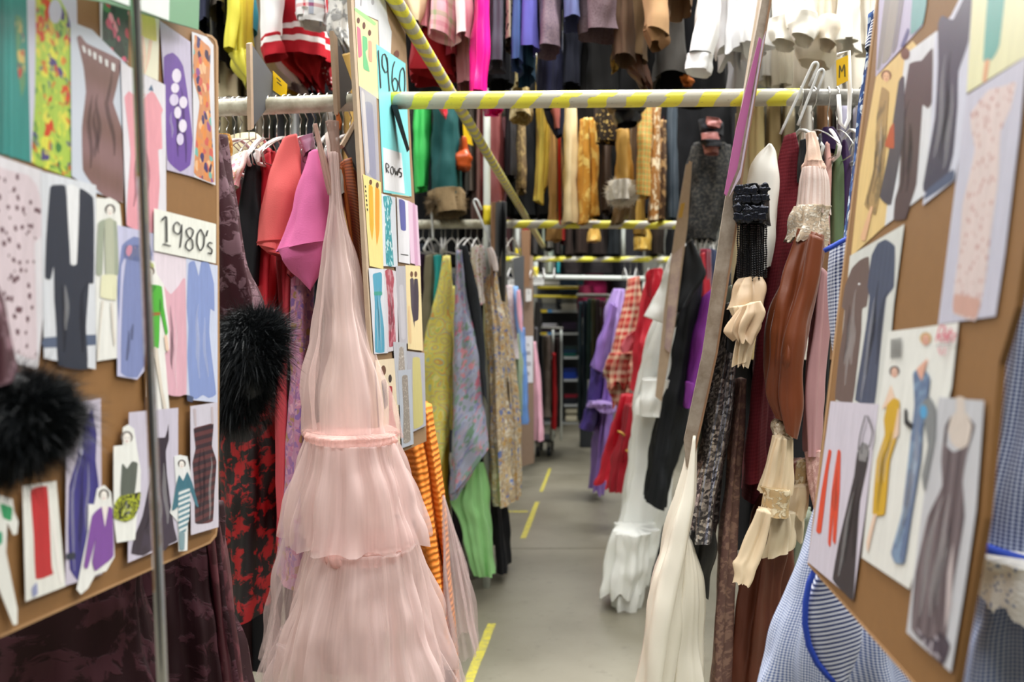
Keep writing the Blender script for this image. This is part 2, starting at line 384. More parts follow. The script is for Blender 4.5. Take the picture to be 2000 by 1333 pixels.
def strokes(parent, bd, lines, wpx, mat, off, name='lettering'):
    V = []; Fc = []
    for ln in lines:
        pts = chain(ln); sm = []
        if len(pts) > 2:
            m = max(8, 5 * len(pts)); sm = cr(pts, m)
        else: sm = pts
        b0 = len(V); q = len(sm)
        for i, (x, y) in enumerate(sm):
            x0, y0 = sm[max(i - 1, 0)]; x1, y1 = sm[min(i + 1, q - 1)]; dx, dy = x1 - x0, y1 - y0; l = math.hypot(dx, dy) or 1
            nx, ny = -dy / l * wpx / 2, dx / l * wpx / 2; V.append(bd.at(x + nx, y + ny, off)); V.append(bd.at(x - nx, y - ny, off))
        for i in range(q - 1): Fc.append((b0 + 2 * i, b0 + 2 * i + 1, b0 + 2 * i + 3, b0 + 2 * i + 2))
    return mesh_obj(name, V, Fc, mat, parent, V[0], None, smooth=False)
def ell(cx, cy, rx, ry, n=10, rot=0.0):
    c, s_ = math.cos(rot), math.sin(rot)
    return [(cx + rx * math.cos(a) * c - ry * math.sin(a) * s_, cy + rx * math.cos(a) * s_ + ry * math.sin(a) * c) for a in [2 * math.pi * i / n for i in range(n)]]
def fur(name, C, rad, n, ln, mat, parent=None, droop=.3, seed=1, wd=1.0):
    rn = random.Random(seed); V = []; Fc = []; C = Vector(C)
    for i in range(n):
        z = rn.uniform(-1, 1); a = rn.uniform(0, 6.283); q = math.sqrt(1 - z * z); d = Vector((q * math.cos(a), q * math.sin(a), z))
        dd = (d + Vector((rn.gauss(0, .35), rn.gauss(0, .35), rn.gauss(0, .35)))).normalized()
        k = rn.uniform(.55, .95); p = C + Vector((d.x * rad[0], d.y * rad[1], d.z * rad[2])) * k; l = ln * (rn.uniform(.4, 1.1) if rn.random() < .85 else rn.uniform(1.0, 1.8))
        s = dd.cross(Vector((rn.random(), rn.random(), rn.random())) + Vector((.1, 0, 0))).normalized() * rn.uniform(.00022, .0005) * wd
        m = p + dd * l * .55; e = p + dd * l + Vector((0, 0, -droop * l)); b0 = len(V)
        V += [p - s, p + s, m + s * .8, m - s * .8, e]; Fc += [(b0, b0 + 1, b0 + 2, b0 + 3), (b0 + 3, b0 + 2, b0 + 4)]
    return mesh_obj(name, V, Fc, mat, parent, C, None)
def blob(name, C, rad, mat, parent=None, amp=.08, seed=0, sub=3):
    bm = bmesh.new(); bmesh.ops.create_icosphere(bm, subdivisions=sub, radius=1); rn = random.Random(seed); ph = [rn.uniform(0, 6) for _ in range(6)]
    for v in bm.verts:
        c = v.co; f = 1 + amp * (math.sin(5 * c.x + ph[0]) + math.sin(6 * c.y + ph[1]) + math.sin(7 * c.z + ph[2])); v.co = Vector((c.x * rad[0], c.y * rad[1], c.z * rad[2])) * f
    me = bpy.data.meshes.new(name); bm.to_mesh(me); bm.free(); me.materials.append(mat); me.polygons.foreach_set('use_smooth', [True] * len(me.polygons))
    o = bpy.data.objects.new(name, me); COL.objects.link(o)
    o.parent = parent; o.location = Vector(C) - (parent_world(parent) if parent else Vector()); return o
# ---------------------------------------------------------------- the hall
def concrete():
    g = NT('concrete_floor'); tc = g.n('ShaderNodeTexCoord'); o = tc.outputs['Object']
    n1 = g.n('ShaderNodeTexNoise', i_Scale=1.1, i_Detail=8.0, i_Roughness=.62); g.l(o, n1.inputs['Vector'])
    n2 = g.n('ShaderNodeTexNoise', i_Scale=14.0, i_Detail=6.0, i_Roughness=.7); g.l(o, n2.inputs['Vector'])
    c = g.ramp(n1.outputs[0], ['565142', '6b6656', '7c7768', '8a8576', '706b5c'], False)
    m = g.n('ShaderNodeMapRange'); m.inputs[1].default_value = .58; m.inputs[2].default_value = .72; g.l(n2.outputs[0], m.inputs[0])
    g.l(g.mix(g.math('MULTIPLY', m.outputs[0], .5), c, lin('4c473d')), g.b.inputs['Base Color']); g.b.inputs['Roughness'].default_value = .42
    bp = g.n('ShaderNodeBump'); bp.inputs['Strength'].default_value = .15; g.l(n2.outputs[0], bp.inputs['Height']); g.l(bp.outputs[0], g.b.inputs['Normal']); return g.m
M_conc = concrete()
joint = .012
ys = [-3, 0.2, 3.4, 6.6, 9.8, 13.0, 16.2, 19.4]
fl = box('floor', (-6, -3, -.12), (6, 19.5, -.012), flat('joint_filler', '4a463e', .9)); tag(fl, kind='structure')
for i in range(7):
    for (xa, xb) in ((-6, -.95), (-.95, 2.3), (2.3, 6)):
        s_ = box('slab', (xa + joint / 2, ys[i] + joint / 2, -.05), (xb - joint / 2, ys[i + 1] - joint / 2, 0), M_conc, fl)
wallm = flat('painted_wall', '8f9089', .8, noise=.1, nscale=3)
for nm, lo, hi in (('wall_back', (-6, 18.6, 0), (6, 18.75, 5.4)), ('wall_left', (-6.15, -3, 0), (-6, 18.7, 5.4)), ('wall_right', (6, -3, 0), (6.15, 18.7, 5.4)), ('wall_front', (-6, -3.15, 0), (6, -3, 5.4)), ('ceiling', (-6.15, -3.15, 5.4), (6.15, 18.75, 5.5))):
    tag(box(nm, lo, hi, flat('dark_front_wall', '3a3733', .9) if nm == 'wall_front' else wallm if nm != 'ceiling' else flat('ceiling_white', 'e6e6e0', .9)), kind='structure')  # unseen front wall coloured dark to give the chrome pole contrast
# tube fixtures under the ceiling
M_tube = NT('fluorescent_tube'); M_tube.b.inputs['Emission Color'].default_value = (1, .98, .93, 1); M_tube.b.inputs['Emission Strength'].default_value = 4.0; M_tube = M_tube.m
for i, (lx, ly) in enumerate([(-2.6, .2), (.1, -.6), (2.6, .2), (-2.6, 3.3), (.2, 3.2), (.4, 4.9), (2.6, 3.3), (-2.6, 7.2), (.1, 6.6), (2.6, 7.2), (0, 11.0), (0, 15.5)]):  # unseen fittings, one of them for the lamp added near the ivory gown
    e = empty('ceiling_light', (lx, ly, 5.4), 'long fluorescent tube fitting on the hall ceiling, out of the picture', 'lamp', 'ceiling tube fittings')
    box('housing', (lx - .9, ly - .09, 5.33), (lx + .9, ly + .09, 5.4), flat('white_enamel', 'e8e8e2', .4), e, .01)
    for dx in (-.05, .05): tube('tube', [(lx - .88, ly + dx, 5.31), (lx + .88, ly + dx, 5.31)], .013, M_tube, e)
# yellow aisle tape
M_ytape = flat('yellow_floor_tape', 'c9bd35', .5, noise=.25, nscale=30, c2='a39a5a')
def tape(x0, y0, x1, y1, wd, label):
    n = 10; V = []; Fc = []; rn = random.Random(int(y0 * 10)); d = Vector((x1 - x0, y1 - y0, 0)); nr = Vector((-d.y, d.x, 0)).normalized() * wd / 2
    for i in range(n + 1):
        p = Vector((x0, y0, 0)) + d * i / n; a = nr * (1 + rn.uniform(-.12, .08)); b_ = nr * (1 + rn.uniform(-.12, .08)); V += [p + a + Vector((0, 0, .0015)), p - b_ + Vector((0, 0, .0015)), p + a, p - b_]
    for i in range(n):
        k = 4 * i; Fc += [(k, k + 4, k + 5, k + 1), (k, k + 2, k + 6, k + 4), (k + 1, k + 5, k + 7, k + 3)]
    tag(mesh_obj('floor_tape', V, Fc, M_ytape, smooth=False), label, 'tape', 'yellow tape lines on the floor')
tape(-.598, 3.6, -.594, 4.95, .042, 'longest strip of yellow tape on the concrete, beside the pink tulle hem')
tape(-.612, 6.9, -.618, 8.3, .04, 'short strip of yellow floor tape in the middle of the aisle')
tape(-.620, 8.8, -.628, 10.2, .03, 'faint distant strip of yellow tape running down the aisle')
tape(-1.0, 7.88, -.66, 7.88, .05, 'yellow tape stub laid crosswise on the aisle floor')
# ---------------------------------------------------------------- rails and frames
M_t1 = tape_mat('striped_rail_near', 'b9b6a6', .094, .5); M_t2 = tape_mat('striped_rail_mid', 'c2c0b4', .16, .55); M_t3 = tape_mat('striped_rail_far', 'bdbaa9', .26, .6)
M_cream = flat('cream_pipe_paint', 'c9c7b4', .4, noise=.1, nscale=25, c2='a7a08a'); M_white = flat('white_pipe_paint', 'd2d8d2', .4); M_yel = flat('yellow_paint', 'e2cd2c', .4)
M_galv = flat('worn_grey_pipe', '8f8e86', .35, noise=.3, nscale=30, c2='6c6963'); M_wire = flat('hanger_wire', 'c9c9c4', .25, metal=.9)
M_whp = flat('white_plastic', 'ecebea', .35); M_clear = flat('pale_clear_plastic', 'cfd2d2', .2)
def fine(a, b_, n=24): a, b_ = Vector(a), Vector(b_); return [a.lerp(b_, i / n) for i in range(n + 1)]
def rail(pts, r, mat, label, group=None, name='clothes_rail', cat='rail'):
    return tag(tube(name, fine(*pts), r, mat, seg=16), label, cat, group)
Z1 = 2.084
rail((P(764, 197, 2.6), P(1566, 190, 2.6)), .0228, M_t1, 'nearest yellow and white striped crossbar over the aisle')
lr = rail(((-2.6, 2.62, 2.00), P(766, 197, 2.6)), .0228, M_cream, 'cream painted rail left of the aisle holding the pink tulle dress')
rr = rail((P(1561, 190, 2.6), (2.4, 2.6, 2.085)), .0215, M_galv, 'worn grey rail right of the aisle with the white blouse hangers')
rail((P(975, 438, 5.95), P(1372, 440, 5.95)), .0245, M_t2, 'second yellow and white striped crossbar, framed under the gold garments')
rail(((-3.2, 5.95, 2.08), P(977, 438, 5.95)), .0265, M_cream, 'cream rail left of the aisle over the yellow paisley dress')
rail((P(1370, 440, 5.95), (3.0, 5.95, 2.08)), .023, M_cream, 'pale rail right of the aisle with white plastic hangers')
rail((P(985, 506, 9.1), P(1325, 507, 9.1)), .025, M_t3, 'third striped crossbar down the aisle')
rail((P(1020, 541, 12.3), P(1262, 544, 12.3)), .028, M_white, 'plain white crossbar with yellow ends far down the aisle')
for x0, x1 in ((1020, 1068), (1226, 1262)): pass
rail((P(1050, 562, 13.6), P(1240, 562, 13.6)), .022, M_yel, 'upper thin yellow crossbar beyond the white one')
rail((P(1032, 579, 14.2), P(1240, 581, 14.2)), .020, M_yel, 'lower thin yellow crossbar in front of the back shelves')
rail(((-.57, 1.2, 2.40), (-.57, 8.3, 2.14)), .021, M_t1, 'striped pipe running lengthwise overhead above the 1960 board')
rail(((-1.9, 6.83, 3.42), (1.6, 6.83, 3.42)), .02, M_galv, 'hidden upper rail of the black coats behind the gold garments')
# upper tier rails
rail(((-2.6, 4.15, 3.22), (2.8, 4.15, 3.22)), .023, M_galv, 'upper rail carrying the coats above the aisle, out of the picture', None)
rail(((-2.6, 6.35, 3.2), (2.8, 6.35, 3.2)), .023, M_galv, 'upper rail carrying the gold garments, behind the coats', None)
rail(((-2.6, 9.5, 3.2), (2.8, 9.5, 3.2)), .023, M_galv, 'farthest upper rail behind the gold garments', None)
def post(x, y, z0, z1, r, ring, label, name='rack_post', base=False):
    o = tag(tube(name, fine((x, y, z0), (x, y, z1), 8), r, M_white, seg=14), label, 'post', 'uprights of the clothes racks')
    if ring: tube('yellow_collar', fine((x, y, ring[0]), (x, y, ring[1]), 3), r * 1.06, M_yel, o, 14)
    return o
def pxz(py, y): return EYE - (py - VY) / F * y
post((951 - VX) / F * 5.62, 5.62, 0, 4.2, .020, (pxz(440, 5.62), pxz(402, 5.62)), 'tall white post with a yellow collar at the second crossbar')
post((1012 - VX) / F * 9.15, 9.15, pxz(500, 9.15), 3.6, .026, (pxz(500, 9.15), pxz(486, 9.15)), 'shorter white post with a yellow collar at the third crossbar')
post((1046 - VX) / F * 12.3, 12.3, pxz(545, 12.3), 3.6, .03, (pxz(545, 12.3), pxz(522, 12.3)), 'slim white post with a yellow foot at the white crossbar')
post((1290 - VX) / F * 9.15, 9.15, 0, 3.6, .026, None, 'white post in the dark behind the right-hand white gown')
post((1217 - VX) / F * 9.3, 9.3, pxz(500, 9.3), 3.6, .022, None, 'pale post hanging behind the gold garments above the third crossbar')
for i, (x, y) in enumerate(((-2.55, 2.62), (2.35, 2.6), (-2.55, 4.15), (2.75, 4.15), (-2.55, 6.35), (2.75, 6.35), (-2.55, 9.5), (2.75, 9.5), (-3.15, 5.95), (2.95, 5.95))):
    post(x, y, 0, 3.24 if y in (4.15, 6.35, 9.5) else 2.08, .022, None, 'white upright at the hidden far end of a clothes rail')
for px, y, zz, lb in ((1023, 12.32, 2.06, 'left end of the white crossbar'), (1258, 12.32, 2.06, 'right end of the white crossbar'), (1033, 14.22, 1.88, 'left end of the lower yellow crossbar'), (1238, 14.22, 1.88, 'right end of the lower yellow crossbar')):
    post((px - VX) / F * y, y, 0, zz, .02, None, 'white upright at the ' + lb)
# chrome pole in front of the 1980's board
M_chrome = flat('chrome', 'd6d8dc', .04, metal=1.0)
a = P(262, -40, .93); b_ = P(318, 1345, .93); dv = (b_ - a)
tag(tube('chrome_pole', fine(a - dv * .12, a + dv * 1.9, 16), .0047, M_chrome, seg=18), "slim shiny chrome pole in front of the 1980's board", 'pole')
# ---------------------------------------------------------------- hangers
def hanger_mesh(kind):
    """hook at the origin (rail centre), plane = YZ"""
    pts = []
    for i in range(11):
        t = math.radians(200 - i * 24); pts.append((0, .026 * math.cos(t) * -1, .026 * math.sin(t) + .002))
    pts = [(0, y, z) for _, y, z in pts] + [(0, .012, -.036), (0, 0, -.055), (0, 0, -.085)]
    return pts
MHK = None
def hanger(loc, rz, label, group, plastic=True, clearp=False, first=[]):
    key = (plastic, clearp)
    src = next((s_ for k, s_ in first if k == key), None)
    if src is None:
        sm = M_clear if clearp else (M_whp if plastic else M_wire)
        o = bpy.data.objects.new('clothes_hanger', None); COL.objects.link(o)
        hk = tube('hook', hanger_mesh(0), .0016, M_wire, o, 6, loc=(0, 0, 0))
        hw = .17; rb = .005 if plastic else .0016
        tube('bar', [(0, y * hw, -.085 - .012 * abs(y) ** 1.5 * 6 * (1 if plastic else .9)) for y in [-1, -.8, -.55, -.3, -.12, 0, .12, .3, .55, .8, 1]] + ([(0, hw * .9, -.175), (0, -hw * .9, -.175)] if True else []), rb, sm, o, 6, closed=True, loc=(0, 0, 0))
        o.location = loc; o.rotation_euler = (0, 0, rz); first.append((key, o)); return tag(o, label, 'hanger', group)
    c = src.copy(); COL.objects.link(c); c.location = loc; c.rotation_euler = (0, 0, rz)
    for ch in src.children: d = ch.copy(); COL.objects.link(d); d.parent = c
    return tag(c, label, 'hanger', group)
rn = random.Random(3)
def on_left_rail(x): t = (x + 2.6) / (-.574 + 2.6); return Vector((x, 2.61, 2.0 + t * (Z1 - 2.0) - .004))
for i in range(30): hanger(on_left_rail(-1.2 + i * .019 + rn.uniform(-.004, .004)), rn.uniform(-.14, .14), ('white plastic' if i % 3 == 0 else 'thin wire') + ' hanger hooked close to others on the cream rail above the coral jacket', ('white plastic' if i % 3 == 0 else 'wire') + ' hangers on the near left rail', plastic=i % 3 == 0)
for i in range(16): hanger((-1.13 + i * .036 + rn.uniform(-.008, .008), 5.95, 2.088), rn.uniform(-.2, .2), 'white plastic hanger on the cream rail over the yellow paisley dress', 'hangers on the second left rail')
for i in range(11): hanger((.50 + i * .03 + rn.uniform(-.008, .008), 2.6, 2.087), rn.uniform(-.2, .2), ('thin wire', 'white plastic', 'clear plastic')[(i % 2 == 0) + (i % 4 == 0)] + ' hanger on the worn grey rail above the pleated peach sleeve', ('wire', 'white', 'clear')[(i % 2 == 0) + (i % 4 == 0)] + ' hangers on the near right rail', plastic=i % 2 == 0, clearp=i % 4 == 0)
for i in range(10): hanger((.40 + i * .035 + rn.uniform(-.008, .008), 5.95, 2.085), rn.uniform(-.2, .2), 'white plastic hanger on the rail over the black gown', 'hangers on the second right rail')
for i in range(9): hanger((-.92 + i * .05, 9.1, 2.08), rn.uniform(-.2, .2), 'hanger on the third rail left of the aisle', 'hangers on the third left rail', plastic=i % 2 == 0)
for i in range(9): hanger((.12 + i * .055, 9.1, 2.08), rn.uniform(-.2, .2), 'hanger on the third rail above the lilac dress', 'hangers on the third right rail', plastic=i % 2 == 0)
# long plastic hook hangers at the near right rail
def longhook(x1, y1, x2, y2, Y, label, wpx=9):
    a, b_ = P(x1, y1, Y), P(x2, y2, Y); r = wpx / F * Y / 2
    pts = [a.lerp(b_, i / 8) for i in range(9)]
    dx = (b_ - a).normalized(); sd = Vector((dx.z, 0, -dx.x)) * r * 2.6
    up = [b_ + sd * (1 - math.cos(t)) * .5 + dx * r * 2 * math.sin(t) for t in [i * math.pi / 6 for i in range(1, 7)]] + [b_ + sd - dx * k for k in (.02, .05)]
    tag(tube('hook_hanger', pts + up, r * .62, M_clear, seg=8), label, 'hanger', None)
longhook(1524, 262, 1586, 128, 2.5, 'leftmost tall clear plastic hook slanting over the near right rail')
longhook(1558, 245, 1598, 142, 2.45, 'second tall clear plastic hook beside the leftmost one on the right rail')
tag(tube('hook_hanger', [P(1636, 108, 2.5), P(1657, 100, 2.5), P(1660, 180, 2.5), P(1658, 232, 2.5), P(1650, 250, 2.5), P(1641, 240, 2.5), P(1638, 185, 2.5)], .0055, M_whp, seg=8), 'white curved plastic hook by the yellow size tag', 'hanger')
longhook(846, 470, 843, 404, 5.7, 'white hook with an orange tab above the yellow paisley dress', 8)
longhook(972, 505, 926, 398, 5.6, 'white slanting hook above the floral beige gown', 7)
# yellow tags
bdt = Board((1635, 112, 2.48), (1635, 168, 2.48), (1655, 108, 2.42))
tg = tag(plate('size_tag', bdt, '1633,118 1655,108 1655,158 1634,168', 0, .002, flat('tag_yellow', 'f1c40a', .4)), 'yellow size tag lettered M on the near right rail', 'tag')
strokes(tg, bdt, ['1639,152 1640,128 1644,140 1649,126 1650,150'], 2.4, flat('tag_ink', '5b5123', .6), .0006)
bdt = Board((535, 140, 2.63), (560, 190, 2.63), (560, 140, 2.63))
tg = tag(plate('size_tag', bdt, '533,138 561,165 559,188 548,187 533,176', 0, .002, MATS['tag_yellow']), 'yellow tag half hidden under the red varsity skirt', 'tag')
strokes(tg, bdt, ['540,152 548,160', '541,160 550,168'], 2, MATS['tag_ink'], .0006)
# shaped grey row dividers
M_grey = flat('grey_board_face', '56585a', .7, noise=.08, nscale=8); M_ply = flat('plywood_edge', 'b59f86', .7, noise=.2, nscale=40); M_ply2 = flat('brown_plywood', '8d6b4f', .65, noise=.2, nscale=30)
def divider(px, edge, Y, label, Y2=None, em=None, group=None):
    bd = Board((*chain(px)[0], Y), (*chain(px)[len(chain(px)) // 2], Y2 or Y + .12), (*chain(px)[-1], Y)); o = tag(plate('row_divider', bd, px, 0, .006, M_grey), label, 'divider', group)
    plate('board_edge', bd, edge, .004, .010, em or M_ply, o); return o
divider('491,85 532,145 530,178 541,185 493,250', '488,85 493,83 496,250 491,254', 2.5, 'slate grey cut-corner divider hooked on the left rail, beside the yellow blouse')
divider('658,78 680,140 690,168 684,180 688,190 660,218', '651,60 659,74 665,212 660,224', 2.5, 'second slate grey divider on the left rail, touching the 1960 board')
divider('672,285 697,236 705,250 706,345 680,300', '667,282 672,288 698,240 695,234', 2.42, 'dark grey divider corner behind the orange pleated blouse')
divider('988,395 976,392 974,585 985,590', '972,392 977,392 977,540 973,540', 5.6, 'narrow grey divider hanging left of the second crossbar', 5.9)
# ---------------------------------------------------------------- far racks, shelves and boards
M_bd = flat('brown_hardboard', '876035', .6, noise=.12, nscale=60); M_bd2 = flat('faded_hardboard', '8a7462', .7, noise=.12, nscale=30)
def slab(name, px, Y, label, mat, cat='board', th=.012, dy=0.0):
    c = chain(px); bd = Board((*c[0], Y), (*c[1], Y), (*c[2], Y + dy)); return bd, tag(plate(name, bd, px, 0, th, mat), label, cat)
bd, o = slab('row_board', '1020,500 1041,500 1043,905 1018,912', 9.0, 'tall brown hardboard end panel with a white notice, far left of the aisle', M_bd2, dy=.2)
s_ = plate('paper_notice', bd, '1021,657 1041,657 1041,748 1021,748', .004, .002, flat('notice_paper', 'd5d6dc', .6), o)
strokes(s_, bd, ['1030,672 1033,676', '1026,688 1036,688', '1026,692 1036,692', '1025,708 1037,709', '1025,713 1037,713', '1028,728 1034,728', '1028,732 1034,732'], 2.2, flat('notice_ink', '8a8a93', .7), .006)
bd, o = slab('row_board', '1018,450 1036,450 1034,560 1022,560', 8.6, 'short dark brown end panel hung beside the third crossbar', M_ply2, dy=.1)
bd, o = slab('row_board', '1002,505 1024,500 1022,640 1008,620', 8.4, 'narrow slate grey end panel beside the pale blue blouse', M_grey, dy=.1)
divider('966,395 984,395 984,470 966,560', '962,395 968,395 965,560 962,560', 5.5, 'brown plywood divider next to the floral beige gown', 5.8, M_ply2)
# notices over the third left rail
for k, (px, Y, lb) in enumerate((('1038,541 1062,541 1062,557 1038,557', 12.26, 'right white row card under the white crossbar'), ('992,546 1011,546 1011,560 992,560', 9.0, 'left pale row card near the third crossbar'), ('1027,565 1038,565 1038,588 1027,590', 8.985, 'small pale card pinned at the top of the brown end panel'))):
    bd, o = slab('row_card', px, Y, lb, flat('card_white', 'c9c9c6', .6), 'card', .003)
    c = chain(px); strokes(o, bd, [[(c[0][0] + 3, c[0][1] + q), (c[1][0] - 3, c[0][1] + q)] for q in (4, 8)], 1.2, flat('card_ink', '77777a', .7), .002)
# back shelving
M_steel = flat('shelf_steel', 'aeb2b4', .4, metal=.3); M_dark = flat('dark_steel', '23262b', .5)
YS = 14.7
sh = empty('shelf_unit', P(1110, 828, YS), 'steel shelf unit of folded garments at the end of the aisle', 'shelf')
x0, x1 = P(1052, 0, YS).x, P(1133, 0, YS).x
for x in (x0, x1):
    for y in (YS, YS + .5): box('upright', (x - .02, y - .02, 0), (x + .02, y + .02, 2.05), M_dark, sh)
box('back_panel', (x0, YS + .5, 0), (x1, YS + .52, 2.05), M_dark, sh)
lev = [pxz(p, YS) for p in (606, 650, 697, 741, 790, 826)]
for i, z in enumerate(lev): box('shelf_board', (x0, YS - .02, z - .035), (x1, YS + .5, z), M_steel, sh)
for z in lev[:2]:
    bx = P(1056, 0, YS).x
    box('label_strip', (bx, YS - .03, z - .035), (bx + .1, YS - .021, z + .005), flat('label_yellow', 'e5c82b', .5), sh); box('label_strip', (bx + .1, YS - .03, z - .035), (bx + .17, YS - .021, z + .005), flat('label_blue', '4d93d0', .5), sh)
def folded(x, w_, z, h, mat, label, grp, Y=YS, nl=1):
    V = []; Fc = []; n = 12; rr = random.Random(int(x * 100 + z * 1000)); s = rr.uniform(-.01, .01)
    o = box('folded_garment', (x, Y + .02 + s, z), (x + w_, Y + .38 + s, z + h), mat, None, min(h * .45, .02)); tag(o, label, 'clothes', grp)
rs = random.Random(11)
cols = {0: ['c6c2b8', '8d8b80', 'a7a49b', '6e6f6d'], 1: ['44384f', '2d2b36', 'c7c5cd', '353b44'], 2: ['2f3440', '28404a', '30363a'], 3: ['1f5f57', '2a3c3c', '243a52'], 4: ['2543a6', '22306b', '1b1d26'], 5: ['8a2030', '2b2b33', '22252c']}
spots = [(606, 1056, 34, 0), (606, 1094, 36, 0), (650, 1056, 36, 1), (650, 1096, 34, 1), (697, 1098, 32, 3), (697, 1062, 32, 2), (741, 1098, 32, 4), (741, 1062, 32, 2), (790, 1098, 32, 5), (790, 1062, 32, 2)]
cn = {'c6c2b8': 'pale grey', '8d8b80': 'olive grey', 'a7a49b': 'stone grey', '6e6f6d': 'mid grey', '44384f': 'plum', '2d2b36': 'charcoal', 'c7c5cd': 'whitish', '353b44': 'slate', '2f3440': 'dark slate', '28404a': 'dark teal', '30363a': 'blackish', '1f5f57': 'green', '2a3c3c': 'dark green', '243a52': 'navy', '2543a6': 'bright blue', '22306b': 'deep blue', '1b1d26': 'black', '8a2030': 'dark red', '2b2b33': 'black', '22252c': 'ink'}
for (py, px, wp, k) in spots:
    z = pxz(py, YS); 
    for j in range(3 if k else 4):
        c = rs.choice(cols[k]); h = rs.uniform(.035, .06)
        folded(P(px + rs.uniform(-1, 1), 0, YS).x, wp / F * YS * .92, z, h, fab('folded_' + c, c, rough=.9), '%s folded garment, %s of the %s stack on the %s back shelf from above' % (cn[c], ('bottom', 'second', 'third', 'fourth')[j], 'left' if px < 1080 else 'right', {606: 'first', 650: 'second', 697: 'third', 741: 'fourth', 790: 'fifth'}[py]), 'folded garments on the back shelves'); z += h + .001
for (py, c, wp, lb) in ((826, 'cfc7ae', 26, 'cream cloth roll lying on the lowest back shelf'), (811, 'b9b39c', 26, 'dull cream cloth roll above the lowest back shelf')):
    z = pxz(py, YS); xa = P(1104, 0, YS).x; tag(tube('cloth_roll', fine((xa, YS + .1, z + .05), (xa + .2, YS + .1, z + .05), 3), .05, fab('roll_' + c, c)), lb, 'cloth')
# top stacks on the shelf unit
for j, (px, wp, c) in enumerate(((1053, 40, 'c6c2b8'), (1053, 42, '8d8b80'), (1070, 40, 'd8dad8'), (1112, 34, '2c4a55'), (1110, 34, '27503a'))):
    folded(P(px, 0, YS).x, wp / F * YS, 2.055 if j not in (1, 4) else 2.105, .045, fab('folded_' + c, c), ['pale grey folded pile', 'olive grey folded pile', 'whitish folded pile', 'dark teal folded pile', 'dark green folded pile'][j] + ' on top of the back shelf unit', None)
# trolley with castors
tr = empty('trolley', P(1065, 885, 11.2), 'dark wheeled garment trolley at the end of the left racks', 'trolley')
z0 = .0; xa, xb = P(1046, 0, 11.2).x, P(1080, 0, 11.2).x
box('deck', (xa, 11.1, .16), (xb, 11.7, .19), M_dark, tr, .004)
for x in (xa + .02, xb - .02): box('side_bar', (x - .012, 11.1, .19), (x + .012, 11.13, .32), M_galv, tr)
for x in (xa + .03, xb - .04):
    for y in (11.15, 11.65): tube('castor', [(x - .02, y, .055), (x + .02, y, .055)], .055, M_dark, tr, 14); box('fork', (x - .026, y - .02, .05), (x + .026, y + .02, .16), M_galv, tr)
sb = box('storage_box', (P(1133, 0, 12).x, 11.9, 0), (P(1158, 0, 12).x, 12.4, .26), M_dark, None, .01); tag(sb, 'dark low box under the lilac gown at the aisle end', 'box')
# ---------------------------------------------------------------- printed boards
def pr(c, pat='plain', **k): k.setdefault('rough', .38); k.setdefault('bump', 0); k.setdefault('var', .26); return fab('print_%s_%s' % (c, pat), c, pat, **k)
INK = flat('black_ink', '26272b', .5); SK = pr('e6c9b4'); SKW = pr('ece8e2'); HB = pr('3a3230'); HBR = pr('6a4a3a'); LIP = pr('a5333a')
def face(cx, cy, r, hair=None, skin=None, hr=1.3):
    hair = hair or HB; return [(ell(cx, cy - r * .3, r * hr, r * 1.35), hair), (ell(cx, cy, r * .85, r * 1.25), skin or SKW), (ell(cx, cy + r * .6, r * .25, r * .12, 6), LIP), (ell(cx - r * .35, cy - r * .1, r * .13, r * .1, 6), INK), (ell(cx + r * .35, cy - r * .1, r * .13, r * .1, 6), INK)]
class Pin:
    def __init__(s, bd, root): s.bd, s.root, s.k = bd, root, 0
    def __call__(s, px, pm, shapes=None, label=None, cut=False, sheetname='paper_print'):
        s.k += 1; off = .00028 * s.k + .0003
        sh_ = plate(sheetname, s.bd, px, off, .00026, pm, s.root, sm=cut)
        if label: sh_['label'] = label
        if shapes: fig(sh_, s.bd, shapes, off + .0001)
        s.last = (sh_, off); return sh_
# --- 1980's board
bd = Board((424, 1050, 1.39), (424, 100, 1.39), (0, 1243, .895))
B80 = tag(plate('costume_board', bd, '404,69 414,72 421,80 424,92 427,700 424,1022 421,1044 410,1058 395,1066 0,1243 -400,1412 -400,-500 270,-28', 0, .006, M_bd), "brown hardboard of pasted dress pictures headed 1980's, left", 'board')
plate('board_edge', bd, '404,66 414,69 423,78 426.5,92 429,700 426.5,1024 423,1048 411,1062 395,1069 0,1247 0,1241 395,1065 410,1057 420,1044 423,1022 424,700 422,92 419,80 413,74 404,71', .0004, .0065, flat('edge_tan', 'a9835a', .7), B80)
p = Pin(bd, B80)
LAV = pr('c5c5d6', var=.06); PW = pr('dedfe0', var=.05); CRM = pr('e8e5cf', var=.05); BLW = pr('c2c9d6', var=.06); GRW = pr('c9ccd2', var=.06)
TEAL = pr('2f8580'); NAVY = pr('2c3342'); hearts = pr('a3bf4c', 'floral', cols=['c9421f', 'a3bf4c', 'd6cf52', 'c9421f', '3f7a3a', 'a3bf4c', '4a3f7a', 'd3d24b'], s=2.6)
p('50,-30 128,-30 150,0 158,345 58,316 54,200', LAV, [('70,-20 100,-10 118,0 133,28 138,60 142,200 146,346 103,335 62,316 68,200 70,60', hearts), (ell(108, 22, 13, 24), LAV)])
p('-30,-30 52,-20 60,318 -30,290', TEAL, [('30,30 45,40 50,160 42,190 33,120', pr('5f8f6a', 'floral', cols=['b5443c', '3e7a6e', 'c9b26b', '2f8580'], s=2)), ('0,0 8,0 6,295 0,292', pr('26706c')), ('18,0 22,0 24,300 20,299', pr('3d948f'))])
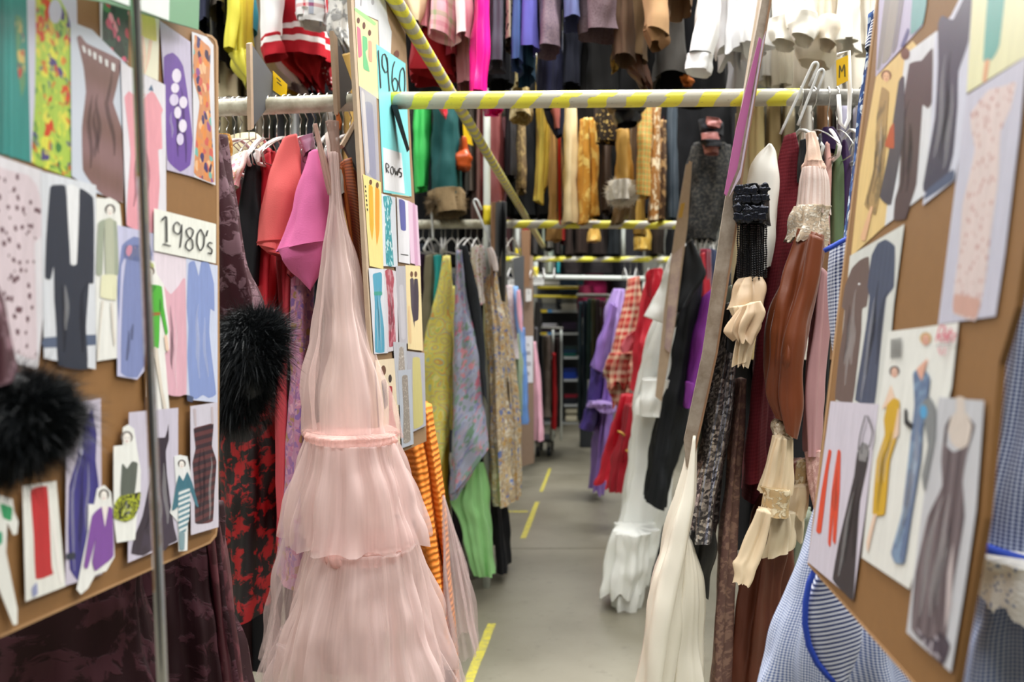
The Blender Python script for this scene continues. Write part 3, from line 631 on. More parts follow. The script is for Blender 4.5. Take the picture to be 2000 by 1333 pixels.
p('195,-10 250,-5 250,122 197,92', pr('d9d9dc'), [('198,-5 208,-4 210,95 199,90', PW), ('202,-5 250,0 250,120 222,108 200,92', pr('2c4a3e', 'floral', cols=['d05a78', '2c4a3e', 'e8a0ae', '20332c', '4d8a53', 'c23a50', '23302c'], s=3.5))])
p('138,42 180,58 250,128 240,396 186,376 140,344', BLW, [('150,74 157,69 170,85 236,118 228,170 221,200 231,230 240,262 240,394 204,383 184,365 162,332 160,250 168,180 163,130', pr('775a56', 'wave', c2='86686a', s=.5)), ('160,88 166,92 168,104 163,101', PW), ('172,95 177,98 178,110 173,107', PW), ('182,101 188,104 188,117 183,114', PW), ('193,108 199,111 199,124 194,121', PW), ('205,115 211,118 211,131 206,128', PW), ('218,122 225,126 224,140 218,136', PW)], label='print of a brown off-shoulder satin gown')
p('268,-25 312,0 309,158 272,140', CRM, [('276,20 303,36 306,80 290,76 271,66', pr('dbd76a')), ('276,70 281,72 286,110 280,135 276,130 279,105', SK), ('291,78 298,80 293,115 284,144 281,140 287,115', SK)])
p('312,40 372,82 379,346 326,332 320,160', pr('bfb8cf'), [('320,112 337,103 348,112 358,130 366,180 376,272 372,322 352,336 327,312 321,200', pr('6d4f9e')), (ell(345, 148, 9, 14), pr('ddd6e6')), (ell(342, 172, 8, 10), pr('ddd6e6')), (ell(340, 195, 9, 12), pr('cfc6e0')), (ell(358, 200, 8, 12), pr('ddd6e6')), (ell(347, 220, 7, 12), pr('ddd6e6')), (ell(357, 246, 8, 13), pr('ddd6e6')), (ell(352, 272, 7, 12), pr('cfc6e0'))])
p('375,62 404,72 417,88 421,362 379,346', pr('d5d5dc'), [('380,68 400,84 411,96 409,180 414,260 419,356 395,350 379,338 384,250 390,200 377,150', pr('c98a62', 'floral', cols=['d98a4a', '3f3350', '6fb0a6', 'c95f57', 'e0b58c', '8a4f8f', 'd98a4a', '403a6a'], s=3.2))])
p('236,122 323,166 325,432 303,456 247,440', pr('d9d7df'), [('243,190 252,178 262,186 288,184 296,178 303,184 318,214 315,226 317,290 309,293 312,360 303,455 247,440 255,300 247,226', pr('dd9aa6')), ('262,186 275,200 288,184 276,190', pr('d9d7df')), ('290,176 296,165 300,178', pr('4f6a8a'))])
p('0,305 82,333 86,600 74,722 30,710 -30,690 -30,296', pr('d2d0d6'), [('-30,330 30,336 55,342 72,362 81,400 80,462 68,476 70,560 72,702 30,690 -30,660', pr('cdbfc6', 'spots', c2='5d3f48', s=3.4))])
p('80,334 188,362 187,722 86,700', pr('cfd3da'), [('86,660 187,654 187,674 86,680', pr('54617a')), ('98,366 112,361 128,364 136,440 137,516 150,516 153,440 156,368 182,386 184,450 183,552 174,554 172,580 168,640 171,722 114,714 110,640 106,582 105,520 99,546 88,542 90,470', NAVY), ('130,364 155,370 150,514 138,512', pr('dfe1e4'))], label='print of a navy jacket and trousers over white')
p('188,386 206,388 214,386 226,392 234,400 238,440 240,560 232,590 230,700 189,706 187,560', pr('e2e3df'), face(215, 412, 8, HB) + [('192,436 208,428 228,434 232,520 230,538 206,540 204,440 200,536 188,534', pr('9aa392')), ('205,430 222,430 224,536 207,540', pr('b3b8a4')), ('199,538 228,538 227,586 196,580', pr('dcdcbc')), ('198,590 203,590 197,640 193,700 190,698', pr('d9d4cb')), ('216,592 221,592 224,640 226,668 223,676 219,640', pr('d9d4cb'))])
p('230,440 303,457 303,700 268,742 229,735', pr('bfc0dc'), [('238,480 262,462 292,474 298,500 285,505 284,560 291,690 268,738 236,728 240,560 247,500 237,520 232,628 229,560', pr('7a86b5')), ('245,480 292,480 296,515 243,505', pr('6a7196', 'floral', cols=['c98aa0', '5d6a96', '6b76a8', '5a6490'], s=3))])
p('300,492 366,506 366,772 312,766', pr('ded3de'), [('308,540 325,566 334,575 348,560 362,545 364,770 312,764 308,640', pr('d8a9b8'))])
p('364,505 425,519 425,787 366,781', pr('c7cfe6'), [('368,516 380,510 388,540 393,512 408,514 418,555 419,608 411,604 409,650 414,700 422,770 408,778 396,772 384,780 371,776 366,700 368,640 365,600', pr('8496c9')), ('381,512 391,512 388,540', pr('c7cfe6')), ('366,772 378,776 376,786 366,783', pr('4a5673'))])
p('281,510 291,506 303,512 306,535 320,556 330,640 331,682 322,690 331,800 326,812 300,800 284,775', pr('e6e6e2'), [(ell(292, 521, 9, 9), pr('b9c27a'))] + face(293, 532, 7, pr('5a4638')) + [('283,562 296,556 316,560 320,600 328,648 324,656 313,610 310,680 284,678', pr('4fae3f')), ('286,612 312,610 312,616 286,618', pr('9a6a3a')), ('284,560 293,580 306,560 296,556', pr('3a8f33')), ('286,682 294,682 296,780 292,798 288,790', pr('d8cfc2')), ('300,682 308,682 318,760 326,800 320,804', pr('d8cfc2')), ('321,656 327,656 330,686 324,684', SK)], cut=False)
p('301,407 422,438 422,515 301,490', pr('e6e8e0'), label="cream card lettered 1980's", sheetname='title_card')
s_, off = p.last
strokes(s_, bd, ['316,430 325,424 326,472', '318,477 334,481', '352,440 346,434 340,440 340,452 348,458 354,450 355,438 355,460 352,484', '371,445 364,450 367,461 376,470 377,484 370,490 363,483 365,472 375,462 378,451 371,445', '392,448 386,458 385,476 391,490 398,480 399,462 392,448', '406,450 403,462', '415,476 409,474 406,480 414,488 413,496 406,494'], 2.6, INK, off + .0012)
strokes(s_, bd, ['316,431 325,424 326,474'], 3.4, INK, off + .0013)
p('130,792 197,778 198,900 200,1122 128,1145', pr('c3bccd'), [('180,798 184,820 189,850 187,900 194,960 188,1060 186,1120 155,1138 136,1112 133,1040 135,950 150,900 160,840', pr('39357f', 'vstripe', c2='332f75', s=.6)), ('154,850 160,840 162,888 156,890', pr('b9b9cf')), ('130,1082 147,1080 147,1092 130,1094', NAVY)])
p('44,950 110,940 128,1146 50,1176', pr('dcdcd6'), [('60,958 92,950 96,1000 101,1108 104,1122 70,1132 66,1050', pr('b52a30')), ('95,985 100,985 120,1120 124,1135 117,1138', pr('e4e1dc')), ('62,1150 72,1138 74,1160 64,1168', pr('8d93b8'))])
p('-30,960 24,975 28,1000 36,1020 33,1044 26,1046 14,1020 12,1080 34,1190 34,1220 26,1222 -30,1080', pr('dedfda'), [('0,984 24,992 22,1018 6,1012', pr('2f8f5d')), ('-20,1040 4,1040 4,1062 -20,1074', pr('2f9a70'))], cut=False)
p('173,985 184,986 190,955 204,948 217,962 221,1000 224,1088 208,1116 186,1124 172,1150 158,1162 150,1152 160,1100 172,1040', pr('e2e3e0'), face(203, 969, 8, HB) + [('180,1008 199,990 205,1000 212,990 220,996 222,1086 200,1106 186,1116 180,1098 188,1050 172,1110 164,1106', pr('7a4a9a')), ('199,990 205,1030 212,990', pr('e8e0dc'))])
p('252,806 348,797 348,1058 250,1100', pr('c4bfd0'), [('295,858 322,855 327,840 329,828 330,858 324,882 326,925 334,990 340,1030 346,1056 330,1064 322,1076 300,1074 280,1086 256,1082 262,1050 278,1010 292,940', pr('322b38', 'lace', c2='3d3545', s=.8))])
p('222,872 240,870 240,836 250,830 262,838 268,878 275,920 274,966 268,1002 264,1055 228,1061 222,1010', pr('e4e6e2'), face(248, 857, 9, pr('75706c')) + [('239,906 248,916 258,902 269,906 263,966 236,972', pr('59615a')), ('234,970 264,964 275,962 272,990 262,1012 245,1020 222,1012 224,985', pr('a9b32f', 'zebra', c2='22261c', s=3))])
p('340,892 352,889 366,892 372,922 385,952 397,1002 390,1012 368,975 366,1076 349,1078 347,1020 332,1002 344,950', pr('dfe2e2'), face(355, 908, 6, HB) + [('350,928 358,940 366,922 376,945 388,990 382,988 372,960 350,966 348,990 336,998 344,950', pr('3a6f80')), ('349,960 371,955 370,1010 362,1040 349,1036', pr('5b8796', 'hstripe', c2='d9dfe0', s=1.5)), ('350,1040 361,1042 360,1074 351,1074', pr('7a97a0'))])
p('372,794 425,786 427,1030 373,1046', pr('c9c5d2'), [('378,838 396,832 417,828 414,872 423,902 419,960 416,1018 396,1024 381,1022 380,960 376,905 382,876', pr('33262f', 'hstripe', c2='5c3438', s=.9)), ('377,800 380,830 384,836 383,800', pr('bcb0b6')), ('412,796 416,796 417,828 413,828', pr('bcb0b6'))])
# sheet hung over its top
bt = Board((385, 57, 1.27), (200, 10, 1.0), (385, -60, 1.27))
sg = tag(plate('framed_sign', bt, '-60,-40 200,3 388,58 392,-80 -60,-140', 0, .004, flat('sign_green', '63946f', .5)), "white sign with a green border over the 1980's board", 'sign')
plate('sign_face', bt, '140,-30 330,40 333,-80 140,-100', .0012, .001, flat('sign_white', 'd2dbd6', .45), sg)
# --- 1960 board
bd = Board((686, -20, 2.2), (742, 905, 2.2), (832, 862, 2.8))
B60 = tag(plate('costume_board', bd, '686,-60 742,905 785,884 833,862 829,700 820,560 804,300 794,100 788,-20 788,-90', 0, .007, flat('hardboard_tan', '8f7355', .65, noise=.1, nscale=50)), 'brown board with a cyan 1960 card and pasted pictures, left of the aisle', 'board')
plate('board_edge', bd, '682,-60 687,-60 743,905 738,907', .001, .009, M_ply, B60)
p = Pin(bd, B60)
p('691,-60 745,-60 758,40 765,62 763,118 741,92 739,40 694,20', pr('cfd2d6'), [(ell(728, 4, 3, 6), pr('9a9a9e')), ('704,-5 707,-5 706,12 703,10', pr('a0a0a4'))])
p('693,20 738,42 742,196 701,168', pr('e0d3a4'), [('693,14 722,34 735,46 731,50 712,36 694,22', pr('9fd08a')), ('697,52 704,58 707,108 700,112', pr('c8788a')), ('708,70 717,74 718,96 714,102 722,140 710,134 709,110', pr('6fbf86')), (ell(700, 40, 3, 6), HBR), (ell(711, 50, 3, 7), HBR), (ell(722, 64, 3, 6), HBR), ('720,80 726,82 727,120 721,118', pr('d8a58a'))])
p('702,168 735,190 742,362 714,342', pr('a8a6b0'), [('712,200 728,206 735,350 722,340 716,280', pr('8f90a6')), ('706,180 712,186 722,330 716,336', pr('c8c2c4'))])
p('763,118 792,128 800,385 765,380', pr('ddc59a'), [(ell(775, 106, 5, 8), HBR)])
cy = p('735,86 792,124 797,250 804,384 749,376', pr('83d8dc'), label='cyan card lettered 1960', sheetname='title_card')
s_, off = p.last
strokes(s_, bd, ['739,98 744,172', '757,124 753,106 747,108 747,128 753,142 758,136 756,112 761,178', '771,120 767,134 766,160 770,178 776,176 777,160 771,152 766,162', '787,132 782,140 780,164 784,182 790,178 791,158 790,140 787,132'], 2.2, INK, off + .0012)
p('748,288 784,299 791,379 751,371', pr('dcdde2'), label='white card lettered ROW 5', sheetname='row_label')
s_, off = p.last
strokes(s_, bd, ['755,337 754,319 759,322 760,327 755,329 760,338', '766,325 763,330 764,338 767,341 769,336 768,328 766,325', '771,328 773,342 775,334 777,343 778,331'], 1.5, INK, off + .0012)
strokes(s_, bd, ['784,330 780,329 780,336 784,338 784,345 780,345'], 2.2, INK, off + .0012)
p('709,340 744,356 749,526 722,520', pr('e3d28c'), [('720,362 728,366 730,440 727,470 722,440', pr('d6a83c')), ('733,366 741,372 741,450 736,480 733,440', pr('e09a3c')), (ell(724, 356, 3, 5), HBR), (ell(737, 362, 3, 6), HBR)] + [([(712.5 + q * .8, 362 + q * 9), (714.5 + q * .8, 363 + q * 9), (715 + q * .8, 367 + q * 9), (713 + q * .8, 366 + q * 9)], INK) for q in range(6)])
p('745,378 772,386 777,522 749,520', pr('cfd6e0'), [('748,384 762,383 766,395 762,420 769,518 754,516 752,420', pr('3f9aa5', 'floral', cols=['2f8a98', 'a8d4d8', '3f9aa5', 'dfe9ea'], s=3.5))])
p('775,385 798,393 801,516 779,512', pr('d8d8de'), [('779,390 791,394 793,450 783,448', pr('5c60a0')), ('783,496 797,498 797,500 783,498', INK)])
p('797,392 815,402 822,520 802,514', pr('d9bcd2'), [('806,400 811,402 817,518 810,516', pr('c79ab8'))])
p('720,524 750,526 758,690 731,692', pr('d0d3dc'), [('728,538 733,534 743,532 746,536 746,570 743,585 750,640 751,688 733,688 732,640 732,590', pr('4f9cb8')), ('731,570 746,570 746,577 731,577', pr('3f9a8c'))])
p('750,525 775,530 778,684 757,688', pr('cfcbd2'), [('752,530 758,526 766,528 770,545 768,570 772,640 773,672 760,678 758,600 755,560', pr('a84b5c', 'lace', c2='c08a94', s=2))])
p('773,520 794,520 800,672 780,670', pr('b3b2ba'), [('780,560 788,560 792,660 784,660', pr('c3c2ca'))])
p('792,518 821,520 826,686 797,682', pr('e2cf9f'), [(ell(804, 536, 3, 6), HBR), (ell(812, 536, 3, 6), HBR), ('801,546 808,546 810,640 803,600', pr('4a4350')), ('809,546 816,546 818,580 817,624 807,628 808,590', pr('3b3644')), ('797,600 801,600 804,670 799,668', pr('d9bb8c'))])
p('733,704 774,700 782,868 744,870', pr('e4d4b8'), [(ell(749, 724, 5, 10), HBR), (ell(762, 740, 3.4, 8), HB), ('745,745 754,742 758,790 751,800', pr('3b4a4c')), ('759,756 766,756 767,800 775,842 760,840 760,800', pr('a8303c'))])
p('768,668 794,670 796,740 796,800 776,790', pr('b6bac2'), [('780,680 788,680 792,740 786,760 778,740', pr('9c948c', 'spots', c2='d8d4cc', s=4))])
p('794,686 829,690 832,832 803,846', pr('a9abb6'), [('806,700 820,700 824,760 827,828 808,838 806,760', pr('c0b878'))])
p('777,724 803,722 808,868 785,876', pr('b2bac6'), [('785,736 796,734 798,775 802,860 788,866 788,800', pr('8d867e', 'spots', c2='d2ccc2', s=5))])
# --- right board
bd = Board((1580, 1105, 1.25), (1851, 1407, .77), (1715, -20, 1.25))
B50 = tag(plate('costume_board', bd, '1580,1105 1851,1407 1866,1331 1923,1012 1951,710 1984,600 2080,-60 1722,-60 1700,150 1640,600', 0, .006, M_bd), 'brown board of pasted evening dress pictures at the right edge', 'board')
plate('board_edge', bd, '1577,1103 1848,1411 1851,1406 1581,1103 1645,560 1722,-60 1718,-60 1641,560', .0004, .007, flat('edge_tan', 'a9835a', .7), B50)
p = Pin(bd, B50)
p('1720,-60 1812,-60 1802,50 1710,150', pr('b9b3cc'), [('1730,-20 1742,-20 1720,128 1712,135', pr('8f8a8a')), ('1742,-20 1758,-20 1740,108 1722,124', pr('9d9791')), ('1758,-20 1768,-20 1752,90 1742,104', pr('87828a')), ('1784,-20 1812,-20 1803,45 1778,68', pr('6fa3a4')), ('1772,55 1776,60 1766,90 1758,92', pr('5a5a8a'))])
p('1711,150 1782,80 1792,92 1770,200 1740,430 1662,502 1680,330', pr('dfc083'), face(1731, 150, 8, pr('7a4a2c'), pr('dfb08a')) + [('1722,170 1736,180 1733,230 1726,330 1710,420 1688,400 1706,330 1712,230', pr('a98a5c', 'lace', c2='7f6a4a', s=1.5)), (ell(1768, 105, 9, 12), pr('6a3a28')), ('1755,160 1766,150 1765,260 1740,400 1718,385 1735,300', pr('4a4450')), ('1738,250 1746,240 1746,290 1728,285', pr('b5502c')), ('1700,405 1705,405 1690,470 1680,465', pr('dfb08a'))])
p('1768,106 1830,60 1828,200 1806,380 1728,442', pr('d6d8de'), [('1776,125 1788,120 1800,118 1822,94 1820,200 1812,212 1802,205 1798,260 1790,360 1776,405 1768,428 1745,430 1748,390 1756,360 1761,250 1758,240 1770,160', pr('513d42'))])
p('1826,68 1858,30 1902,-60 1884,250 1864,352 1802,402 1818,250', pr('c9cbdb'), [('1832,46 1840,30 1862,38 1900,-40 1892,80 1872,140 1870,210 1862,300 1848,352 1806,376 1803,360 1826,230 1832,130', pr('3c3950')), ('1862,352 1805,390 1812,370 1862,330', pr('4a5573'))])
p('1902,-60 2120,-60 2100,60 1990,118 1888,182', pr('dcdab2'), [('1934,-60 1968,-60 1952,88 1938,116 1920,118', pr('5fa29a')), ('1924,118 1933,116 1926,160 1919,158', pr('d8a07a'))])
p('1888,186 2005,110 1992,250 1962,500 1944,618 1832,634', pr('c0bfd0'), [('1896,220 1930,176 1960,168 1985,160 1974,212 1954,258 1950,350 1936,450 1926,540 1914,600 1904,628 1862,612 1864,560 1872,500 1880,400 1894,340 1904,290 1896,250', pr('d6c5c4', 'spots', c2='bb8f8e', s=4.2)), ('1864,575 1914,585 1906,622 1862,610', pr('c99f94'))], label='print of a pale pink floral sheath dress')
p('1660,500 1766,438 1745,600 1728,792 1632,784', pr('d2d4d0'), [('1664,524 1680,508 1697,502 1698,560 1693,598 1684,604 1682,650 1674,720 1665,786 1631,780 1638,700 1647,640 1650,606 1644,600 1650,560', pr('685552')), ('1702,500 1714,476 1730,468 1748,482 1746,560 1731,582 1722,660 1708,792 1670,782 1682,700 1694,620 1698,580 1694,560', pr('46506a', 'vstripe', c2='3f4962', s=.6)), (ell(1678, 555, 2.5, 2), PW)])
p('1735,648 1800,640 1872,630 1858,760 1850,790 1822,1000 1776,1152 1683,1090 1708,860', pr('e2e3df'), face(1747, 728, 8, pr('4a4348'), pr('e0b7a4')) + face(1808, 664, 9, pr('c3a36a'), pr('dba894')) + [('1740,752 1750,785 1722,800', SK)] + [('1733,790 1745,778 1756,782 1757,800 1750,860 1738,900 1728,1005 1704,1004 1712,900 1728,850 1726,820', pr('cfa52a')), ('1754,800 1758,800 1755,850 1744,858', SK), ('1706,1006 1712,1006 1704,1040 1695,1080 1692,1060', SK), ('1783,730 1792,722 1800,745 1808,725 1816,740 1812,775 1802,840 1798,900 1780,1010 1766,1100 1748,1100 1740,1080 1762,1000 1778,860 1786,790', pr('5d7396', 'lace', c2='7f9ab8', s=1.5)), ('1790,722 1812,700 1806,722 1800,745', pr('dba894')), ('1766,800 1771,800 1772,820 1784,830 1780,840 1766,828', INK), ('1800,790 1815,775 1828,800 1826,860 1806,960 1800,930 1812,870', pr('7d8286')), (ell(1804, 805, 7, 14), pr('4f9fd0'))] + [([(1740 + q * 3.1, 664 - q * .5), (1741.6 + q * 3.1, 664 - q * .5), (1740.6 + q * 3.1, 700 - q * .4), (1739 + q * 3.1, 700 - q * .4)], INK) for q in range(7)], label='pattern envelope lettered Retro with two drawn gowns')
s_, off = p.last; RED = pr('cf4a6a')
strokes(s_, bd, ['1828,668 1836,638 1846,640 1842,654 1832,656 1840,668', '1844,663 1850,658 1848,653 1844,660 1848,669', '1857,642 1852,668', '1850,651 1862,649', '1861,668 1864,655 1868,654'], 2.8, RED, off + .003)
strokes(s_, bd, ['1838,680 1834,680 1833,686 1838,688 1835,694', '1846,679 1843,694'], 2.2, pr('e08a9a'), off + .003)
strokes(s_, bd, ['1826,676 1858,672'], 2.0, pr('9a9aa0'), off + .003)
p('1622,784 1716,790 1690,1000 1666,1172 1577,1098 1600,950', pr('cfc9d8'), [('1674,884 1684,870 1698,880 1694,912 1680,980 1674,1060 1666,1172 1645,1155 1626,1132 1638,1060 1654,990 1668,930', pr('2b2d36')), ('1676,880 1684,864 1698,872 1692,902 1678,900', pr('8c8c90', 'spots', c2='4a4a52', s=5))])
s_, off = p.last
fig(s_, bd, [('1618,880 1624,882 1618,920 1604,1040 1594,1038 1604,960', pr('d9482e'))], off + .0004)
fig(s_, bd, [('1636,880 1642,884 1640,960 1632,1062 1626,1056 1628,1000 1622,1068 1617,1060 1624,960', pr('d9482e'))], off + .0004)
strokes(s_, bd, ['1676,880 1680,850 1690,812', '1698,874 1704,845 1694,812'], 2.4, INK, off + .003)
p('1834,776 1922,783 1906,1000 1884,1150 1857,1314 1770,1236 1800,1000', pr('bfc1c8'), [(ell(1876, 840, 24, 38), pr('cfc4bc')), ('1868,776 1884,778 1884,830 1868,830', pr('cfc4bc')), ('1842,866 1862,884 1890,870 1898,832 1890,815 1904,832 1888,890 1880,940 1884,1010 1866,1120 1856,1180 1848,1250 1836,1282 1808,1262 1780,1228 1788,1120 1812,1010 1840,950 1838,900', pr('524950', 'vstripe', c2='6c6268', s=.45)), ('1842,866 1846,832 1858,812 1850,840 1848,868', pr('524950')), ('1850,1120 1862,1060 1858,1180 1846,1230', pr('b9aeb0')), ('1786,1222 1812,1250 1840,1235 1856,1262 1842,1300 1810,1268', pr('3f3a48', 'floral', cols=['2f2a38', 'b9b2bc', '3a3444', '57505f'], s=2))])
# --- edge-on boards on the right
def edgeboard(near, far, Yn, Yf, label, mat):
    n = chain(near); f = chain(far); n0, n1 = P(*n[0], Yn), P(*n[1], Yn); f0, f1 = P(*f[0], Yf), P(*f[1], Yf); th = Vector((-.008, 0, 0))
    V = [n0, n1, f1, f0]; V += [v + th for v in V]
    return tag(mesh_obj('costume_board', V, [(0, 1, 2, 3), (7, 6, 5, 4), (0, 4, 5, 1), (3, 2, 6, 7), (0, 3, 7, 4), (1, 5, 6, 2)], mat, smooth=False), label, 'board'), n0, n1
e1, n0, n1 = edgeboard('1506,-60 1343,915', '1494,-60 1352,870', 2.3, 2.75, 'tall leaning board seen edge-on with a pink strip, right of the aisle', flat('worn_board', '9c8468', .7, noise=.3, nscale=6, c2='b3aaa0'))
V0 = P(1484, 70, 2.26); V1 = P(1416, 380, 2.26)
def strip(name, px, Y, th, mat, parent):
    b2 = Board((*chain(px)[0], Y), (*chain(px)[1], Y), (*chain(px)[2], Y)); return plate(name, b2, px, 0, th, mat, parent)
strip('pink_card', '1483,72 1488,78 1440,330 1419,383 1415,378 1438,250', 2.22, .008, flat('pink_card', 'a8588a', .6), e1)
strip('grey_card', '1490,78 1496,60 1447,345 1425,383 1446,330', 2.21, .006, flat('greylilac_card', 'b3a3b3', .5), e1)
strip('wood_edge', '1500,-60 1513,-60 1449,330 1438,430 1398,690 1356,880 1348,918 1340,912 1336,860 1372,690 1410,430 1426,330', 2.26, .012, flat('worn_grey_ply', 'a39687', .7, noise=.3, nscale=14, c2='80705f'), e1)
e2, n0, n1 = edgeboard('1349,315 1289,725', '1342,360 1294,680', 4.9, 5.4, 'shorter leaning board seen edge-on beside the white gown', MATS['worn_board'])
strip('wood_edge', '1340,322 1352,316 1343,440 1318,640 1292,785 1280,775 1298,600 1320,440', 4.88, .02, M_ply, e2)
strip('brown_edge', '1513,-60 1517,-60 1453,330 1442,430 1402,690 1360,880 1351,918 1347,918 1356,880 1398,690 1438,430 1449,330', 2.255, .012, M_ply2, e1)
strip('yellow_patch', '1330,398 1338,396 1332,425 1325,425', 4.85, .01, flat('patch_ochre', 'c79c3c', .5), e2)
strip('paper_patches', '1312,500 1334,480 1318,630 1308,690 1298,680 1304,600', 4.86, .008, flat('patch_paper', 'cdb8a6', .5, noise=.3, nscale=8, c2='a3898a'), e2)
# ROW sign bracket at the striped rail end
br = tag(mesh_obj('steel_bracket', [P(764, 205, 2.55), P(776, 205, 2.55), P(800, 292, 2.62), P(795, 298, 2.62), P(764, 205, 2.6), P(776, 205, 2.6), P(800, 292, 2.67), P(795, 298, 2.67)], [(0, 1, 2, 3), (7, 6, 5, 4), (0, 4, 5, 1), (1, 5, 6, 2), (2, 6, 7, 3), (3, 7, 4, 0)], M_dark, smooth=False), 'dark slanting bracket under the near striped crossbar at the 1960 board', 'bracket')
# ---------------------------------------------------------------- cloths
TULLE = fab('blush_tulle', 'edd5d1', rough=.8, alpha=.56, bump=0, var=.03); TULLE2 = fab('sheer_tulle', 'e0cac8', rough=.8, alpha=.34, bump=0, var=.03)
TUL_IN = fab('blush_lining', 'ead9cf', rough=.6, bump=.1, var=.04); TUL_RUF = fab('tulle_ruche', 'f3c8c0', rough=.85, alpha=.8, bump=.4)
HOT = fab('pink_crepe', 'e170a8', rough=.75, var=.05); CORAL = fab('coral_wool', 'ee6d6c', rough=.75, var=.06); REDW = fab('red_wool', 'b3202a', rough=.7); DKRED = fab('dark_red_lining', '7a2028', rough=.8)
BLACK = fab('black_cloth', '15161a', rough=.8); BLK2 = fab('soft_black', '1c1d22', rough=.9); BLKS = fab('black_satin', '121317', rough=.35)
BURG = fab('burgundy_lace', '37101a', 'lace', c2='6b4d56', s=1.5, rough=.7, bump=.5); BURG2 = fab('burgundy_brocade', '260a11', 'lace', c2='47252e', s=1.1, rough=.65, bump=.5)
BLKRED = fab('black_red_print', '140a0c', 'lace', c2='a01016', s=1.1, rough=.6)
PFLO = fab('pink_floral', 'c08aa8', 'floral', cols=['c27a98', '8f6cab', 'd9a3b4', 'a06f9f', 'b0885f', 'c692b0'], s=1.6)
MUST = fab('mustard_dots', 'a8762e', 'spots', c2='e0c27a', s=4)
WHF = fab('white_floral', 'e3dcd6', 'floral', cols=['e8e0dc', 'e8e0dc', 'd58a9a', 'e8e0dc', 'a9a05c', 'ddd2cc'], s=2.4)
RUST = fab('rust_pleats', '7c3f22', 'hstripe', c2='a85f32', s=1.3, rough=.5); RUSTD = fab('rust_dark', '6d3014', rough=.6); WHC = fab('white_cotton', 'e6e4e4', rough=.8, var=.04); WHP = fab('pinkish_white', 'e9dcd8', rough=.8)
ORK = fab('orange_knit', 'd47522', 'wave', c2='e8913f', s=1.5, rough=.9, bump=.8)
YPAI = fab('yellow_paisley', 'f2e468', 'paisley', cols=['f6e868', 'f2d850', 'f8f0a0', 'c8d87a', 'f6e870', 'f0a85a', 'b4d4bc', 'f4e264'], s=1.1, rough=.5)
BFLO = fab('blue_floral', 'a9adc4', 'floral', cols=['a4abca', 'b5aec6', 'd07a90', '86a69a', 'b0b9d4', 'dc98a4', '8e92bd', '74967f'], s=.9, rough=.5)
BGFL = fab('beige_floral', 'c2ae8e', 'floral', cols=['d9c6a4', 'e0d4ba', '7486bd', 'bc9870', 'd6c29c', 'e4dccb', 'b0a698', 'd0a868'], s=1.3)
GSAT = fab('green_satin', '9bd68e', rough=.35, bump=0); OLIVE = fab('olive_cloth', '77705a', rough=.8); TEALC = fab('teal_cloth', '179a98', rough=.5); MUSTC = fab('mustard_cloth', 'b08f1f', rough=.6)
CHAR = fab('charcoal_wool', '23262b', 'tweed', c2='33373c', rough=.95)
LBL = fab('light_blue', '86aee0', rough=.7); PALP = fab('pale_pink', 'e7b8c6', 'vstripe', c2='e3a5bb', s=.5); SAGE = fab('sage', '8fa48a', rough=.8)
LIL = fab('lilac_satin', '8d6db8', rough=.45); LIL2 = fab('pale_lilac', 'a88dca', rough=.5); DPUR = fab('deep_purple', '3f2c70', rough=.5)
PLD = fab('red_beige_plaid', 'c04a42', 'plaid', cols=['b8322f', 'd9b898', 'b8322f', 'e3cdb2', 'a04038', 'd98a74'], s=.42); REDS = fab('bright_red', 'cc1f33', rough=.45); REDD = fab('deep_red', 'a8182a', rough=.5); GOLDT = fab('gold_trim', 'c99a4a', rough=.4, metal=.5)
IVO = fab('ivory_gown', 'fbfdf9', rough=.7, var=.02); CREAM = fab('cream_satin', 'f3eddd', rough=.33, bump=0, var=.03); CREAM2 = fab('cream_lining', 'd3c6ba', rough=.6)
BGOWN = fab('black_gown', '1a1d21', rough=.65); PURP = fab('purple_cloth', '8a35a0', rough=.5); NAVYC = fab('navy_cloth', '27304a', rough=.8)
MARN = fab('maroon_knit', '5c1420', 'knit', c2='7c2830', rough=.9); VELB = fab('brown_velvet', '743819', rough=.45, sheen=.15, bump=.1); BRSK = fab('brown_satin', '63321f', rough=.5)
SEQB = fab('black_sequins', '0c0d10', 'sequin', c2='2e3038', rough=.18, metal=.7); SEQS = fab('silver_sequins', '77767a', 'sequin', c2='c9c6c8', cols=['5a595f', '8b8a8e', 'e4e2e4', '6c6b70', 'b4b1b6'], rough=.25, metal=.8)
EMB = fab('mauve_embroidery', '6f5049', 'lace', c2='947364', s=2.4, rough=.5); CHIF = fab('cream_chiffon', 'e6d0ae', rough=.6, bump=0, var=.05); CLACE = fab('cream_lace', 'c9ab7e', 'lace', c2='e9d9b8', s=3, rough=.8, bump=.8)
PPL = fab('peach_pleats', 'e3d0c8', 'vstripe', c2='d3bab0', s=.9, rough=.6); PLACE = fab('ecru_lace', 'cdb9a0', 'lace', c2='f0e6d6', s=6, rough=.8, bump=1)
DPINK = fab('dusty_pink', 'b78a8c', rough=.45, bump=0); PKLACE = fab('pink_lace', 'c99a94', 'lace', c2='e0b9b2', s=4, rough=.8)
GING = fab('navy_gingham', 'd3d8e6', 'gingham', c2='1d2b5e', s=1.8, var=.03); GINGS = fab('fine_gingham', 'd9deeb', 'gingham', c2='4a6298', s=2.8, var=.03); GINL = fab('blue_check', 'c6cee0', 'gingham', c2='44609f', s=2.6, var=.03); STRB = fab('blue_white_stripes', 'dfe3ee', 'hstripe', c2='3a4675', s=1.8)
PIPE = fab('royal_blue_piping', '2c49b0', rough=.7); EYE_L = fab('white_eyelet', 'e6e5e2', 'spots', c2='8a96b5', s=5, rough=.85, bump=.6)
